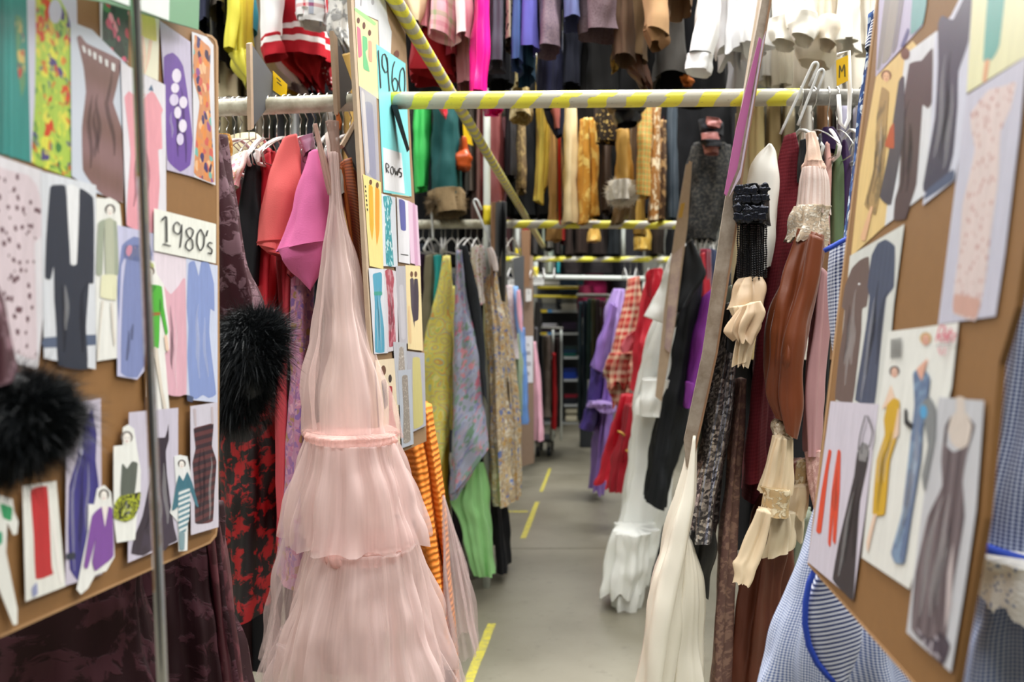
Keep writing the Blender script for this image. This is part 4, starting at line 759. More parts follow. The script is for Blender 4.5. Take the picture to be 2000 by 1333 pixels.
BATIK = fab('blue_batik', '1f3a6e', 'floral', cols=['1f3a6e', 'b9c9dc', '24457c', '1b2f5c', '3c63a0', 'd5dde6'], s=1.8); OLG = fab('army_green', '5f7252', rough=.8); PKS = fab('salmon', 'd9a79e', rough=.6)
FURB = flat('black_marabou', '14191d', .5)
AWAY = dict(n=4, amp=.012)
# -------- the pink tulle dress
t = empty('tulle_dress', P(640, 250, 2.2), 'long blush pink tiered tulle dress with ruched bands, left of the aisle', 'dress')
drape('bodice_lining', '634,262 652,400 655,520 640,700 622,850 610,1060', '655,262 668,400 694,520 725,700 742,850 770,1060', 2.28, [.03, .07, .12, .14], TUL_IN, t, n=5, amp=[.003, .01])
drape('strap', '610,246 618,290 640,380', '620,243 636,300 652,380', 2.2, .02, fab('nude_strap', 'c9a79a', alpha=.85), t, n=3, amp=.004)
drape('strap', '634,238 640,300 650,400', '660,240 668,300 668,400', 2.24, [.03, .05], fab('nude_mesh', 'a88c80', alpha=.8), t, n=3, amp=.006)
drape('upper_skirt', '642,300 645,400 632,480 620,600 604,720 595,850', '660,300 668,410 695,520 722,620 750,740 773,855', 2.2, [.03, .06, .14, .18], TULLE, t, n=10, amp=[.003, .010, .016], rows=40)
drape('ruched_band', '595,838 592,846 595,853', '776,841 779,848 776,856', 2.16, .19, TUL_RUF, t, n=46, amp=.005, rows=6, wr=.1)
drape('middle_tier', '596,852 583,900 565,970 548,1040', '774,855 800,920 820,980 836,1038', 2.16, [.19, .24], TULLE, t, n=17, amp=[.004, .013, .02], rows=40, hem=.004)
drape('middle_tier_lining', '604,856 594,920 584,1040', '766,856 786,920 806,1030', 2.16, [.17, .21], TULLE, t, n=22, amp=[.004, .014], rows=24)
drape('ruched_band', '598,1046 620,1066 640,1072', '812,1040 805,1056 790,1066', 2.14, .20, TUL_RUF, t, n=50, amp=.008, rows=6)
drape('lower_tier', '604,1055 575,1140 550,1240 535,1330', '812,1048 835,1110 860,1200 876,1290', 2.12, [.19, .27], TULLE, t, n=19, amp=[.004, .014, .022], rows=44, hem=.006)
drape('lower_tier_lining', '615,1060 590,1160 570,1300', '800,1056 820,1120 850,1290', 2.14, [.17, .24], TULLE, t, n=22, amp=[.004, .016], rows=24)
drape('side_veil', '556,1030 530,1150 516,1240 505,1318', '640,1040 630,1150 620,1240 600,1330', 2.32, [.12, .2], TULLE2, t, n=14, amp=[.004, .02], rows=24)
drape('side_veil', '865,970 862,1080 870,1160 885,1270', '868,970 905,1080 924,1180 938,1255', 2.75, [.02, .12], TULLE2, t, n=10, amp=[.003, .016], rows=24, jag=.006)
drape('hem_tier', '540,1240 520,1333 500,1420', '862,1230 900,1320 930,1420', 2.14, [.22, .3], TULLE2, t, n=18, amp=[.01, .024], rows=20)
# -------- near left rail
G('evening_jacket', 'hot pink short-sleeved crepe top with an angled cuff, on the near left rail', 'top', [
    ('sleeve', '604,296 590,345 572,400 552,455 538,492', '624,294 634,350 644,400 652,440 659,470', 2.3, [.02, .05, .07], HOT, dict(n=2, amp=.004)),
    ('sleeve_point', '541,488 556,508 572,535 606,568', '656,466 650,486 640,510 606,570', 2.3, [.07, .03], HOT, dict(n=2, amp=.002, bottom=True)),
    ('cuff_lining', '544,492 556,503 562,520 560,535', '560,498 574,516 580,535 570,545', 2.345, .05, DKRED, dict(n=2, amp=.002)),
    ('body', '600,320 585,420 570,560', '640,320 640,420 612,560', 2.46, .1, fab('pink_lame', 'b0587c', rough=.35), AWAY)])
G('jacket', 'coral wool jacket with a hanging sleeve beside the hot pink top', 'jacket', [
    ('sleeve', '550,272 535,300 520,350 507,420 498,478', '582,262 592,310 592,360 580,430 572,500', 2.42, [.02, .05, .06], CORAL, dict(n=2, amp=.004)),
    ('sleeve_hem', '500,474 506,484 516,492', '574,470 574,490 570,506', 2.42, .06, fab('coral_shade', 'd75356', rough=.8), dict(n=2, amp=.002, bottom=True)),
    ('body', '560,290 556,420 548,560 540,800 543,1000', '592,290 592,420 568,560 566,800 560,1000', 2.6, [.1, .15], fab('coral_body', 'd04a55', rough=.75), AWAY)])
G('dress', 'mauve satin dress with a shawl collar between the coral and hot pink garments', 'dress', [
    ('collar', '576,275 584,290 592,305', '612,262 616,275 612,292', 2.46, .03, fab('lilac_satin_lapel', 'c593b3', rough=.35), dict(n=2, amp=.004)),
    ('body', '580,300 575,450 568,600', '616,300 614,400 600,600', 2.56, .08, fab('mauve_satin', 'a5597c', rough=.4), AWAY)])
G('gown', 'long pink and violet flowered gown hanging behind the tulle dress', 'dress', [('gown', '566,520 560,700 555,850 550,1000 543,1120', '608,520 606,640 604,800 606,1000 610,1120', 2.52, [.1, .17], PFLO, dict(n=5, amp=.012))])
G('trousers', 'coral red narrow trousers left of the pink flowered gown', 'trousers', [('trousers', '540,500 546,620 544,850 540,1060', '566,500 568,620 562,850 556,1060', 2.62, .14, fab('coral_red', 'c23a48'), AWAY)])
G('dress', 'bright red wool dress hanging between the black jacket and the coral jacket', 'dress', [
    ('sleeve', '508,310 502,400 494,500 500,640', '530,298 535,400 528,520 528,640', 2.52, [.03, .07], fab('scarlet', 'cf1f30', rough=.6), dict(n=3, amp=.008)),
    ('body', '512,330 505,500 505,700 498,815', '545,300 545,500 545,700 530,812', 2.78, [.1, .15], REDW, AWAY)])
G('jacket', 'black jacket sleeve left of the bright red dress', 'jacket', [
    ('sleeve', '482,300 470,360 463,430 468,560', '504,290 510,350 508,430 505,560', 2.5, [.03, .08], BLACK, dict(n=3, amp=.008)),
    ('body', '486,310 480,500 490,700', '512,300 520,500 520,700', 2.85, .12, BLK2, AWAY),
    ('lapel', '497,292 500,305 503,318', '508,296 509,308 508,316', 2.45, .01, WHP, dict(n=2, amp=.001))])
G('shirt', 'small red collar and ivory shirt end squeezed between black and coral sleeves', 'shirt', [
    ('collar', '500,300 512,296 520,300', '522,286 532,290 535,300', 2.6, .03, REDS, dict(n=2, amp=.003)),
    ('body', '512,305 507,360 505,420', '540,298 535,360 526,420', 2.64, .06, REDW, dict(n=3, amp=.006))])
G('blouse', 'white blouse sprigged with pink blossoms near the mustard dotted collar', 'blouse', [('blouse', '434,318 430,340 436,372', '486,292 480,330 466,366', 2.44, [.03, .08], WHF, dict(n=4, amp=.012))])
G('blouse', 'mustard yellow blouse with pale dots at the board edge, left rail', 'blouse', [('blouse', '405,268 405,300 410,330', '452,268 458,300 450,325', 2.46, .06, MUST, dict(n=3, amp=.008))])
G('coat', 'cream coat shoulder under white hangers on the left rail', 'coat', [('coat', '440,272 436,300 430,330', '500,262 512,280 500,300', 2.92, .06, fab('cream_wool', 'd8cda8'), dict(n=3, amp=.006))])
G('dress', 'dull red dress top beside the burgundy lace sleeve', 'dress', [('dress', '440,345 436,420 440,600', '470,335 478,420 490,600', 2.86, .1, fab('brick_red', '8f2a35'), AWAY)])
G('skirt', 'long black skirt printed with red bursts under the black fur cuff', 'skirt', [('skirt', '436,800 432,900 430,1050 434,1190', '545,790 548,900 545,1050 530,1160', 2.8, [.12, .2], BLKRED, dict(n=7, amp=.014))])
G('skirt', 'scarlet skirt end showing below the black fur cuff', 'skirt', [('skirt', '492,720 490,780 498,812', '534,700 532,780 528,806', 2.56, .06, fab('scarlet_edge', 'd4122a', rough=.5), dict(n=3, amp=.006))])
G('blouse', 'rust orange pleated blouse with a white cuff left of the 1960 board', 'blouse', [
    ('sleeve', '664,318 668,360 682,430 694,500 706,580', '690,310 700,380 712,450 720,560 722,640', 2.4, [.03, .08], RUST, dict(n=3, amp=.006, rows=40)),
    ('band', '660,330 672,400 684,470 688,500', '672,326 682,400 690,470 694,498', 2.32, .02, fab('rust_satin', 'b25a24', rough=.35), dict(n=2, amp=.003)),
    ('cuff', '648,338 648,360 662,388', '668,332 670,352 672,378', 2.3, .035, WHC, dict(n=2, amp=.003)),
    ('body', '676,330 690,480 706,640 715,780', '696,340 716,480 728,640 735,780', 2.56, .08, RUSTD, AWAY)])
G('scarf', 'thin brown velvet tie looped on the rail above the tulle straps', 'scarf', [('scarf', '655,222 656,240 660,252', '664,222 668,240 666,254', 2.5, .012, fab('tan_velvet', 'b5632d'), dict(n=2, amp=.002))])
G('dress', 'orange textured knit dress below the 1960 board', 'dress', [
    ('front_panel', '776,800 806,960 818,1060 846,1180 868,1260', '820,790 850,980 866,1080 878,1200 886,1255', 3.06, [.08, .12], ORK, dict(n=4, amp=.014)),
    ('side_panel', '818,790 846,960 866,1100 880,1240 890,1420', '842,790 868,960 880,1100 894,1250 903,1420', 3.12, .12, ORK, dict(n=3, amp=.012)),
    ('lining', '800,900 830,1100 850,1400', '848,900 870,1100 890,1400', 3.25, .1, RUSTD, AWAY)])
# fillers behind near left rail
for i, (x, c, lb) in enumerate(((430, '1c1b22', 'black dress deep on the left rail beside the burgundy lace gown'), (470, '2a1518', 'dark wine dress deep on the left rail behind the scarlet skirt'), (515, '17171b', 'black coat deep on the left rail behind the red dress'), (590, '3a1c26', 'dark plum dress deep on the left rail behind the flowered gown'), (655, '57352a', 'brown dress deep on the left rail behind the tulle bodice'), (715, '22201f', 'black dress deep on the left rail behind the 1960 board'))):
    G('dress', lb, 'dress', [('dress', [(x - 14, 300), (x - 22, 600), (x - 32, 1290)], [(x + 14, 300), (x + 22, 600), (x + 34, 1290)], 3.3, .14, fab('deep_' + c, c), AWAY)])
# -------- burgundy lace gown with fur cuffs around the 1980's board
t = empty('lace_gown', P(425, 300, 1.7), 'burgundy lace gown with black marabou fur cuffs behind the 1980\'s board', 'dress')
drape('sleeve', '395,270 400,420 410,560 430,700', '438,262 462,400 486,520 512,600 515,690', 1.62, [.03, .07, .08], BURG, t, n=4, amp=.01, rows=40)
drape('skirt', '230,980 200,1200 150,1420', '430,980 450,1150 478,1260 500,1420', 1.62, [.08, .12], BURG2, t, n=11, amp=[.014, .024], rows=36)
drape('skirt_side', '395,1000 400,1150 410,1400', '432,1000 452,1110 486,1400', 1.66, .12, fab('burgundy_shade', '3a0f18', 'lace', c2='57262f', s=.8, rough=.5), t, n=4, amp=.016)
C1 = P(484, 705, 1.55)
blob('fur_cuff_core', C1, (.044, .055, .062), FURB, t, .1, 2)
fur('fur_cuff', C1 + Vector((.004, -.01, .012)), (.046, .06, .064), 26000, .032, FURB, t, .3, 5)
fur('fur_cuff_lower', C1 + Vector((-.018, 0, -.052)), (.046, .05, .05), 12000, .03, FURB, t, .5, 8)
fur('fur_cuff_upper', C1 + Vector((.026, 0, .040)), (.026, .04, .034), 7000, .028, FURB, t, .0, 9)
t = empty('lace_gown', P(-40, 600, .9), 'nearest burgundy lace sleeve with a black marabou cuff at the left picture edge', 'dress')
drape('sleeve', '-60,500 -80,640 -80,760', '-20,520 6,580 22,650 36,740', .80, [.02, .05], BURG, t, n=3, amp=.006)
drape('skirt', '-80,1120 -160,1333 -200,1500', '290,1040 310,1300 320,1500', 1.42, [.06, .08], BURG2, t, n=10, amp=[.012, .02], rows=36)
C2 = P(38, 825, .80)
blob('fur_cuff_core', C2, (.032, .04, .034), FURB, t, .1, 3)
fur('fur_cuff', C2, (.038, .045, .036), 20000, .024, FURB, t, .2, 6)
fur('fur_cuff_side', C2 + Vector((-.018, 0, -.006)), (.03, .04, .044), 12000, .022, FURB, t, .2, 7)
# -------- second left rail (Y about 5.8)
G('dress', 'yellow swirl-printed paisley dress with a pointed panel, second left rail', 'dress', [
    ('front_panel', '866,500 855,560 842,620 828,690 830,800 834,875 850,928', '880,500 888,580 890,660 884,740 880,800 874,870 862,922', 5.45, [.05, .12, .16], YPAI, dict(n=3, amp=.012)),
    ('side_panel', '878,560 880,650 876,800 880,840', '892,560 897,680 894,780 888,830', 5.7, .12, YPAI, dict(n=3, amp=.01)),
    ('underskirt', '856,850 852,930 850,1000', '880,840 876,930 880,1010', 5.8, .12, MUSTC, dict(n=4, amp=.02))])
G('gown', 'blue and rose flowered satin gown with a slanting hem, second left rail', 'dress', [('gown', '890,490 887,580 884,700 880,850 878,968', '905,490 918,580 935,700 948,790 955,872', 5.3, [.05, .11, .13], BFLO, dict(n=4, amp=.014)),
    ('hem_fold', '879,930 878,955 880,975', '955,850 935,900 900,960', 5.36, .14, BFLO, dict(n=3, amp=.008))])
G('coat', 'long black wool coat right of the flowered satin gown', 'coat', [('sleeve', '896,478 905,540 915,600 928,690 940,760', '914,484 928,540 942,610 950,700 953,790', 5.3, [.05, .1], CHAR, dict(n=3, amp=.008)),
    ('body', '940,700 948,850 962,1000 970,1112', '952,700 966,850 980,1000 992,1116', 5.8, .12, BLACK, AWAY)])
G('skirt', 'mint green satin skirt hanging out under the flowered gown', 'skirt', [('skirt', '905,905 880,975 895,1015 925,1118', '942,905 952,975 962,1050 968,1120', 5.4, .12, GSAT, dict(n=7, amp=.03))])
G('gown', 'long beige gown with small blue flowers, nearer one at the aisle', 'dress', [('gown', '944,545 948,640 955,800 958,900 962,984', '970,530 985,640 992,760 998,880 1002,980', 5.55, [.08, .17], BGFL, dict(n=7, amp=.02))])
G('gown', 'second beige flowered gown, right behind the nearer one', 'dress', [('gown', '972,540 980,650 990,800 996,968', '990,560 998,650 1012,800 1019,968', 5.95, [.08, .17], BGFL, dict(n=6, amp=.02))])
G('dress', 'olive brown dress left of the yellow paisley dress', 'dress', [('dress', '830,500 822,600 818,760', '858,495 858,560 846,680', 5.75, [.06, .14], OLIVE, AWAY)])
G('dress', 'teal dress strip between the olive and yellow dresses', 'dress', [('dress', '848,500 846,560 844,620', '862,500 861,560 858,620', 5.7, .1, TEALC, AWAY)])
G('dress', 'deep plum dress beside the 1960 board on the second rail', 'dress', [('dress', '812,500 808,700 806,900', '834,500 830,600 828,900', 6.0, .14, fab('plum', '3b2340'), AWAY)])
G('top', 'white ruffled top with pale flowers under the white slanting hook', 'top', [('top', '922,482 924,530 934,600', '944,480 946,530 950,590', 5.5, .08, WHF, dict(n=5, amp=.02))])
G('shirt', 'white shirt sleeve with a cuff above the beige flowered gown', 'shirt', [('sleeve', '950,486 955,510 960,530', '962,484 970,505 973,530', 5.45, .05, WHP, dict(n=2, amp=.006)), ('body', '946,495 944,530 948,570', '960,495 966,530 968,570', 5.8, .08, WHC, AWAY)])
G('coat', 'long black coat below the mint green skirt', 'coat', [('coat', '956,870 960,1000 975,1095', '985,870 992,1000 998,1095', 6.1, .14, BLACK, AWAY)])
G('skirt', 'grey sequinned hem near the mint green skirt', 'skirt', [('skirt', '900,1060 905,1120 920,1160', '935,1060 935,1110 940,1130', 5.9, .12, fab('grey_print', '6f6862', 'floral', cols=['6f6862', '8c8580', '5c4a48', '777a6c'], s=2), AWAY)])
# third rail left etc.
G('blouse', 'light blue blouse sleeve at the far left rail', 'blouse', [('sleeve', '998,560 1002,600 1008,660 1012,690', '1010,560 1018,600 1022,650 1022,690', 8.2, .1, LBL, dict(n=3, amp=.02)), ('body', '1008,640 1014,740 1016,826', '1026,640 1030,740 1034,826', 8.5, .15, fab('cornflower', '6f9bdc'), AWAY)])
G('dress', 'pale grey flowered dress on the far left rail', 'dress', [('dress', '984,560 990,620 1000,700', '1000,558 1006,620 1016,700', 8.0, .15, fab('pale_print', 'c9c6c4', 'floral', cols=['d2cfcc', 'b7b0b4', 'd2cfcc', 'b08a9a'], s=1.5), AWAY)])
G('dress', 'sage green dress behind the beige flowered gown', 'dress', [('dress', '1004,660 1006,740 1008,820', '1014,650 1022,720 1020,810', 8.2, .15, SAGE, AWAY)])
G('blouse', 'pale pink blouse sleeve near the dark grey end panel', 'blouse', [('blouse', '1008,570 1008,600 1014,640', '1016,566 1020,610 1020,650', 7.9, .08, PALP, dict(n=3, amp=.01))])
G('coat', 'long pink striped housecoat right of the brown end panel', 'coat', [('coat', '1040,668 1042,760 1044,858', '1046,668 1056,740 1063,858', 9.4, [.08, .2], PALP, dict(n=5, amp=.02))])
for (px, w_, y0, y1, c, lb, Y) in ((1046, 12, 640, 850, '77757a', 'mid grey coat beyond the pink housecoat', 10.4), (1056, 12, 655, 845, '1f2024', 'black trousers on the far trolley rail', 10.6), (1068, 20, 655, 812, '786c62', 'taupe coat on the far trolley rail', 10.9), (1082, 12, 690, 836, 'b01a20', 'red dress on the far trolley rail', 10.95), (1088, 14, 660, 832, '2c1c1c', 'brown black coat beside the far red dress', 11.1), (1096, 12, 670, 820, '20242c', 'navy black coat at the end of the far trolley rail', 11.3), (1036, 12, 560, 640, '2b2a2e', 'charcoal jacket high on the far left rail', 10.2), (1050, 14, 590, 650, '3c3a38', 'dark fur collar coat on the far left rail', 10.8)):
    G('coat', lb, 'clothes', [('coat', [(px - w_ * .35, y0), (px - w_ / 2, (y0 + y1) / 2), (px - w_ / 2, y1)], [(px + w_ * .35, y0), (px + w_ / 2, (y0 + y1) / 2), (px + w_ * .55, y1)], Y, .2, fab('far_' + c, c), AWAY)])
rail((P(1034, 640, 10.9), P(1100, 642, 10.9)), .015, M_galv, 'thin rail of the far wheeled trolley', None)
for px in (1080, 1096): post(P(px, 0, 11.0).x, 11.0, .19, pxz(641, 11), .012, None, 'thin upright of the far trolley, ' + ('left' if px < 1090 else 'right') + ' one')
# -------- right side, near rail
G('blouse', 'white satin blouse with a full sleeve on the near right rail', 'blouse', [
    ('sleeve', '1498,284 1480,300 1462,326 1449,366 1447,430 1452,560', '1506,283 1517,300 1523,350 1518,420 1506,520', 2.42, [.02, .05, .08], fab('white_satin', 'eceae2', rough=.4, bump=0, var=.03), dict(n=3, amp=.006)),
    ('body', '1470,420 1466,520 1462,600', '1512,380 1508,500 1500,620', 2.55, .08, CREAM2, AWAY)])
t = empty('beaded_top', P(1465, 360, 2.25), 'black sequin flower top with hanging bead fringe on the white blouse', 'top')
drape('sequin_flower_panel', '1442,366 1437,385 1436,410 1440,440', '1488,362 1499,380 1501,410 1500,442', 2.28, .05, SEQB, t, n=4, amp=.008, bottom=True)
rn = random.Random(9)
for i in range(16):
    c = P(1444 + (i % 4) * 15.5 + rn.uniform(-4, 4), 372 + (i // 4) * 18 + rn.uniform(-4, 4), 2.215); blob('sequin_flower', c, (.011, .005, .011), SEQB, t, .16, i, 3)
V = []; Fc = []; bm = bmesh.new()
for i in range(13):
    for j in range(24):
        for k in range(1):
            c = P(1441 + i * 4.6 + .5 * math.sin(j * .7 + i), 440 + j * (4.7 - .05 * abs(i - 6)), 2.235 + .012 * (i % 3)); m_ = Matrix.Translation(c); bmesh.ops.create_icosphere(bm, subdivisions=1, radius=.0029, matrix=m_)
me = bpy.data.meshes.new('bead_fringe'); bm.to_mesh(me); bm.free(); me.materials.append(flat('black_glass', '0b0c0f', .08, coat=.5)); o = bpy.data.objects.new('bead_fringe', me); COL.objects.link(o); o.parent = t; o.location = -Vector(t.location); o['kind'] = 'stuff'
drape('body', '1440,440 1434,540 1425,600 1415,680', '1498,440 1490,540 1470,600 1448,700', 2.34, .06, BLACK, t, n=4, amp=.008)
G('blouse', 'beige silk blouse with a ruffled cuff below the bead fringe', 'blouse', [
    ('sleeve', '1445,545 1432,572 1424,605', '1486,542 1486,575 1484,600', 2.26, [.03, .05], fab('beige_silk', 'cdb292', rough=.45, bump=0), dict(n=5, amp=.014)),
    ('ruffle', '1426,600 1432,615 1444,650 1432,712', '1484,596 1474,620 1472,660 1460,714', 2.22, .045, fab('beige_silk_pale', 'dcc6a6', rough=.45, bump=0), dict(n=9, amp=[.012, .022], hem=.006)),
    ('cuff_frill', '1446,600 1430,628 1425,650 1436,662', '1486,588 1489,612 1482,636 1466,668', 2.17, [.02, .03], fab('beige_silk', 'cdb292'), dict(n=7, amp=[.008, .02], hem=.008)),
    ('tail_frill', '1446,640 1440,668 1434,714', '1476,650 1470,676 1462,706', 2.19, .02, fab('beige_silk_pale', 'dcc6a6'), dict(n=5, amp=.012))])
G('sweater', 'maroon ribbed knit dress right of the white satin blouse', 'dress', [
    ('sleeve', '1534,268 1522,310 1516,370 1508,450 1490,560 1475,700 1460,830 1450,940', '1552,262 1562,310 1560,380 1550,460 1535,560 1512,700 1500,830 1498,930', 2.5, [.03, .07, .09], MARN, dict(n=3, amp=.008, rows=50)),
    ('body', '1510,480 1480,640 1462,800 1445,960', '1545,480 1530,640 1520,800 1500,975', 2.7, .14, fab('maroon_body', '4a0f1a', 'knit', c2='64202a', rough=.9), AWAY)])
G('evening_dress', 'long silver and grey sequinned gown behind the edge-on board', 'dress', [
    ('gown', '1424,620 1406,690 1382,780 1368,860 1352,960 1346,1050', '1438,600 1438,700 1434,780 1424,860 1410,960 1396,1052', 2.42, [.04, .08], SEQS, dict(n=5, amp=.014, rows=50)),
    ('lining', '1408,600 1386,740 1366,880 1350,1000', '1430,590 1428,740 1408,880 1395,1000', 2.6, .07, fab('grey_satin', '555755', rough=.4), AWAY),
    ('hem_lining', '1345,1030 1336,1080 1338,1100 1370,1150', '1398,1030 1392,1080 1385,1120 1382,1165', 2.42, .05, BLKS, dict(n=4, amp=.012))])
G('skirt', 'long mauve brown skirt with curling gold embroidery', 'skirt', [('skirt', '1438,740 1420,880 1408,1000 1396,1150 1384,1420', '1456,740 1450,880 1440,1000 1432,1150 1420,1420', 2.5, [.05, .1], EMB, dict(n=4, amp=.012, rows=50))])
G('evening_skirt', 'cream satin skirt in deep folds beside the aisle floor', 'skirt', [
    ('outer_fold', '1348,848 1334,910 1306,1000 1282,1090 1256,1200 1226,1400', '1362,848 1362,960 1350,1050 1334,1150 1320,1260 1300,1400', 2.3, [.05, .09, .12], CREAM, dict(n=4, amp=[.012, .022], rows=44)),
    ('front_fold', '1338,1040 1322,1110 1300,1230 1270,1400', '1352,1060 1372,1130 1378,1230 1380,1400', 2.36, [.05, .1], CREAM, dict(n=6, amp=[.012, .024], rows=40)),
    ('lining', '1340,910 1310,990 1270,1150 1240,1330', '1368,900 1350,1000 1330,1150 1300,1330', 2.5, .08, CREAM2, AWAY)])
G('dress', 'pale grey green chiffon strip between the edge-on board and the silver gown', 'dress', [('dress', '1424,560 1398,690 1370,820 1340,960', '1432,560 1418,690 1388,820 1356,960', 2.66, .06, fab('celadon', 'a9b5a6', rough=.5), AWAY)])
G('blouse', 'peach pleated blouse sleeve edged with ecru lace', 'blouse', [
    ('shoulder', '1574,262 1570,290 1570,325', '1592,258 1604,290 1610,325', 2.36, [.02, .04], fab('peach_net', 'e4c9b6', rough=.7), dict(n=4, amp=.008)),
    ('sleeve_band', '1570,318 1567,326 1566,334', '1610,318 1613,326 1614,334', 2.34, .045, fab('peach_band', 'dcb9a8'), dict(n=14, amp=.003)),
    ('pleated_sleeve', '1566,330 1560,365 1553,400 1550,420', '1613,330 1619,365 1622,400 1624,420', 2.34, [.045, .06], PPL, dict(n=16, amp=.003)),
    ('lace_flounce', '1550,405 1546,430 1540,450 1532,470', '1622,405 1622,435 1620,460 1614,478', 2.33, [.062, .07], PLACE, dict(n=10, amp=.008, jag=.004, hem=.006))])
G('blouse', 'black satin blouse collar right of the maroon knit dress', 'blouse', [('blouse', '1562,278 1556,320 1556,360', '1578,272 1576,320 1566,352', 2.46, .03, BLKS, dict(n=3, amp=.005))])
t = empty('velvet_dress', P(1580, 440, 2.4), 'rust brown velvet dress with a gathered puff sleeve and cream lace cuff', 'dress')
drape('puff_sleeve', '1556,448 1540,500 1522,560 1500,640 1494,700 1500,770 1518,815', '1612,462 1612,500 1600,560 1580,640 1566,720 1566,790 1560,832', 2.3, [.04, .08, .1, .05], VELB, t, n=6, amp=[.008, .022, .02], rows=60, seed=4)
drape('sleeve_fold', '1580,458 1558,560 1530,690 1524,770 1538,845', '1611,470 1606,540 1584,640 1570,740 1567,800 1556,856', 2.24, [.03, .05, .04], VELB, t, n=3, amp=[.004, .012], rows=50)
drape('beaded_cuff', '1512,818 1508,836 1514,852', '1546,828 1548,842 1546,858', 2.3, .035, fab('pearl_beads', 'cdbba0', 'sequin', c2='efe4d0', cols=['a08a6a', 'efe4d0', 'cdbba0', 'd9ccb4'], rough=.3, metal=.2), t, n=8, amp=.005)
drape('skirt', '1540,900 1470,1000 1440,1150 1402,1420', '1580,900 1560,1000 1540,1150 1530,1420', 2.56, [.06, .12], BRSK, t, n=8, amp=.022, rows=40)
t = empty('lace_blouse', P(1525, 860, 2.2), 'cream chiffon undersleeve with gold lace and a wide frayed frill', 'blouse')
drape('gathered_sleeve', '1510,852 1500,890 1492,930 1482,960', '1548,856 1550,890 1550,930 1548,965', 2.26, .04, CHIF, t, n=9, amp=.008)
drape('lace_insert', '1484,948 1480,970 1476,1000', '1548,955 1546,980 1544,1010', 2.25, .045, CLACE, t, n=6, amp=.005)
drape('front_frill', '1478,992 1460,1040 1440,1085 1432,1096 1436,1118 1434,1132', '1512,1000 1505,1050 1494,1090 1480,1125 1470,1140', 2.2, [.03, .04], CHIF, t, n=4, amp=.010, jag=.003)
drape('back_frill', '1500,1000 1495,1050 1488,1090', '1550,1000 1556,1040 1550,1070', 2.3, .045, fab('cream_chiffon_pale', 'ddcdb0', rough=.6, bump=0), t, n=6, amp=.014)
G('blouse', 'smaller cream lace frill right of the wide frayed frill', 'blouse', [
    ('lace_insert', '1558,900 1552,930 1548,960', '1580,900 1582,930 1578,950', 2.4, .03, CLACE, dict(n=4, amp=.006)),
    ('frill', '1548,950 1540,990 1536,1006', '1580,945 1582,975 1576,1010', 2.38, .035, CHIF, dict(n=5, amp=.012, hem=.006)),
    ('lower_frill', '1545,1000 1548,1030 1552,1050', '1570,1000 1572,1035 1568,1060', 2.45, .03, fab('cream_chiffon_pale', 'ddcdb0'), dict(n=4, amp=.01))])
G('dress', 'dusty pink satin dress with a lace hem right of the velvet sleeve', 'dress', [
    ('body', '1600,520 1586,600 1572,700 1568,800 1570,885', '1622,540 1622,640 1614,740 1606,830 1602,885', 2.36, [.05, .08], DPINK, dict(n=4, amp=.012)),
    ('lace_hem', '1572,880 1578,930 1590,1004', '1604,875 1604,930 1600,985', 2.35, .06, PKLACE, dict(n=4, amp=.008, jag=.003))])
G('dress', 'grey green dress hanging low behind the cream frills', 'dress', [('dress', '1545,1000 1535,1150 1525,1400', '1590,1000 1560,1150 1545,1400', 2.66, .08, fab('grey_green', '7d8674', rough=.5), AWAY)])
G('dress', 'black dress narrow gap right of the dusty pink dress', 'dress', [('dress', '1600,560 1600,760 1598,900', '1624,560 1620,760 1606,900', 2.6, .06, BLACK, AWAY)])
for k, (px, y0, y1, w0, c, lb) in enumerate(((1600, 270, 420, 20, '23242a', 'black sequinned jacket shoulder behind the peach sleeve'), (1616, 285, 470, 18, 'd9a79e', 'salmon pink blouse shoulder on the right rail'), (1634, 290, 480, 30, '5f7252', 'army green jacket shoulder on the right rail'), (1650, 280, 440, 20, '3d2450', 'dark purple dress shoulder next to the batik robe'), (1570, 262, 300, 14, 'd9cdbf', 'cream net blouse on the right rail'))):
    G('jacket', lb, 'clothes', [('jacket', [(px - 4, y0), (px - w0 / 2, y0 + 60), (px - w0 / 2 - 2, y1)], [(px + 5, y0), (px + w0 / 2, y0 + 50), (px + w0 / 2 - 4, y1 + 10)], 2.5 + .04 * k, .06, fab('right_' + c, c, 'tweed' if k == 0 else 'plain', c2='55565c'), dict(n=3, amp=.006))])
G('top', 'purple velvet top on the right rail under the yellow size tag', 'top', [('top', '1606,255 1602,265 1600,290', '1630,250 1640,270 1646,300', 2.6, .04, fab('purple_velvet', '2d1740', sheen=.4), dict(n=3, amp=.008))])
G('robe', 'deep blue batik robe with white sprigs beside the right board', 'robe', [('robe', '1692,40 1688,120 1672,220 1662,320 1650,400 1640,480', '1722,30 1716,120 1704,220 1694,320 1684,400 1674,480', 1.75, .05, BATIK, dict(n=3, amp=.008, rows=36)),
    ('striped_shoulder', '1700,50 1694,75 1692,100', '1722,40 1716,75 1714,100', 1.7, .04, STRB, dict(n=2, amp=.004))])
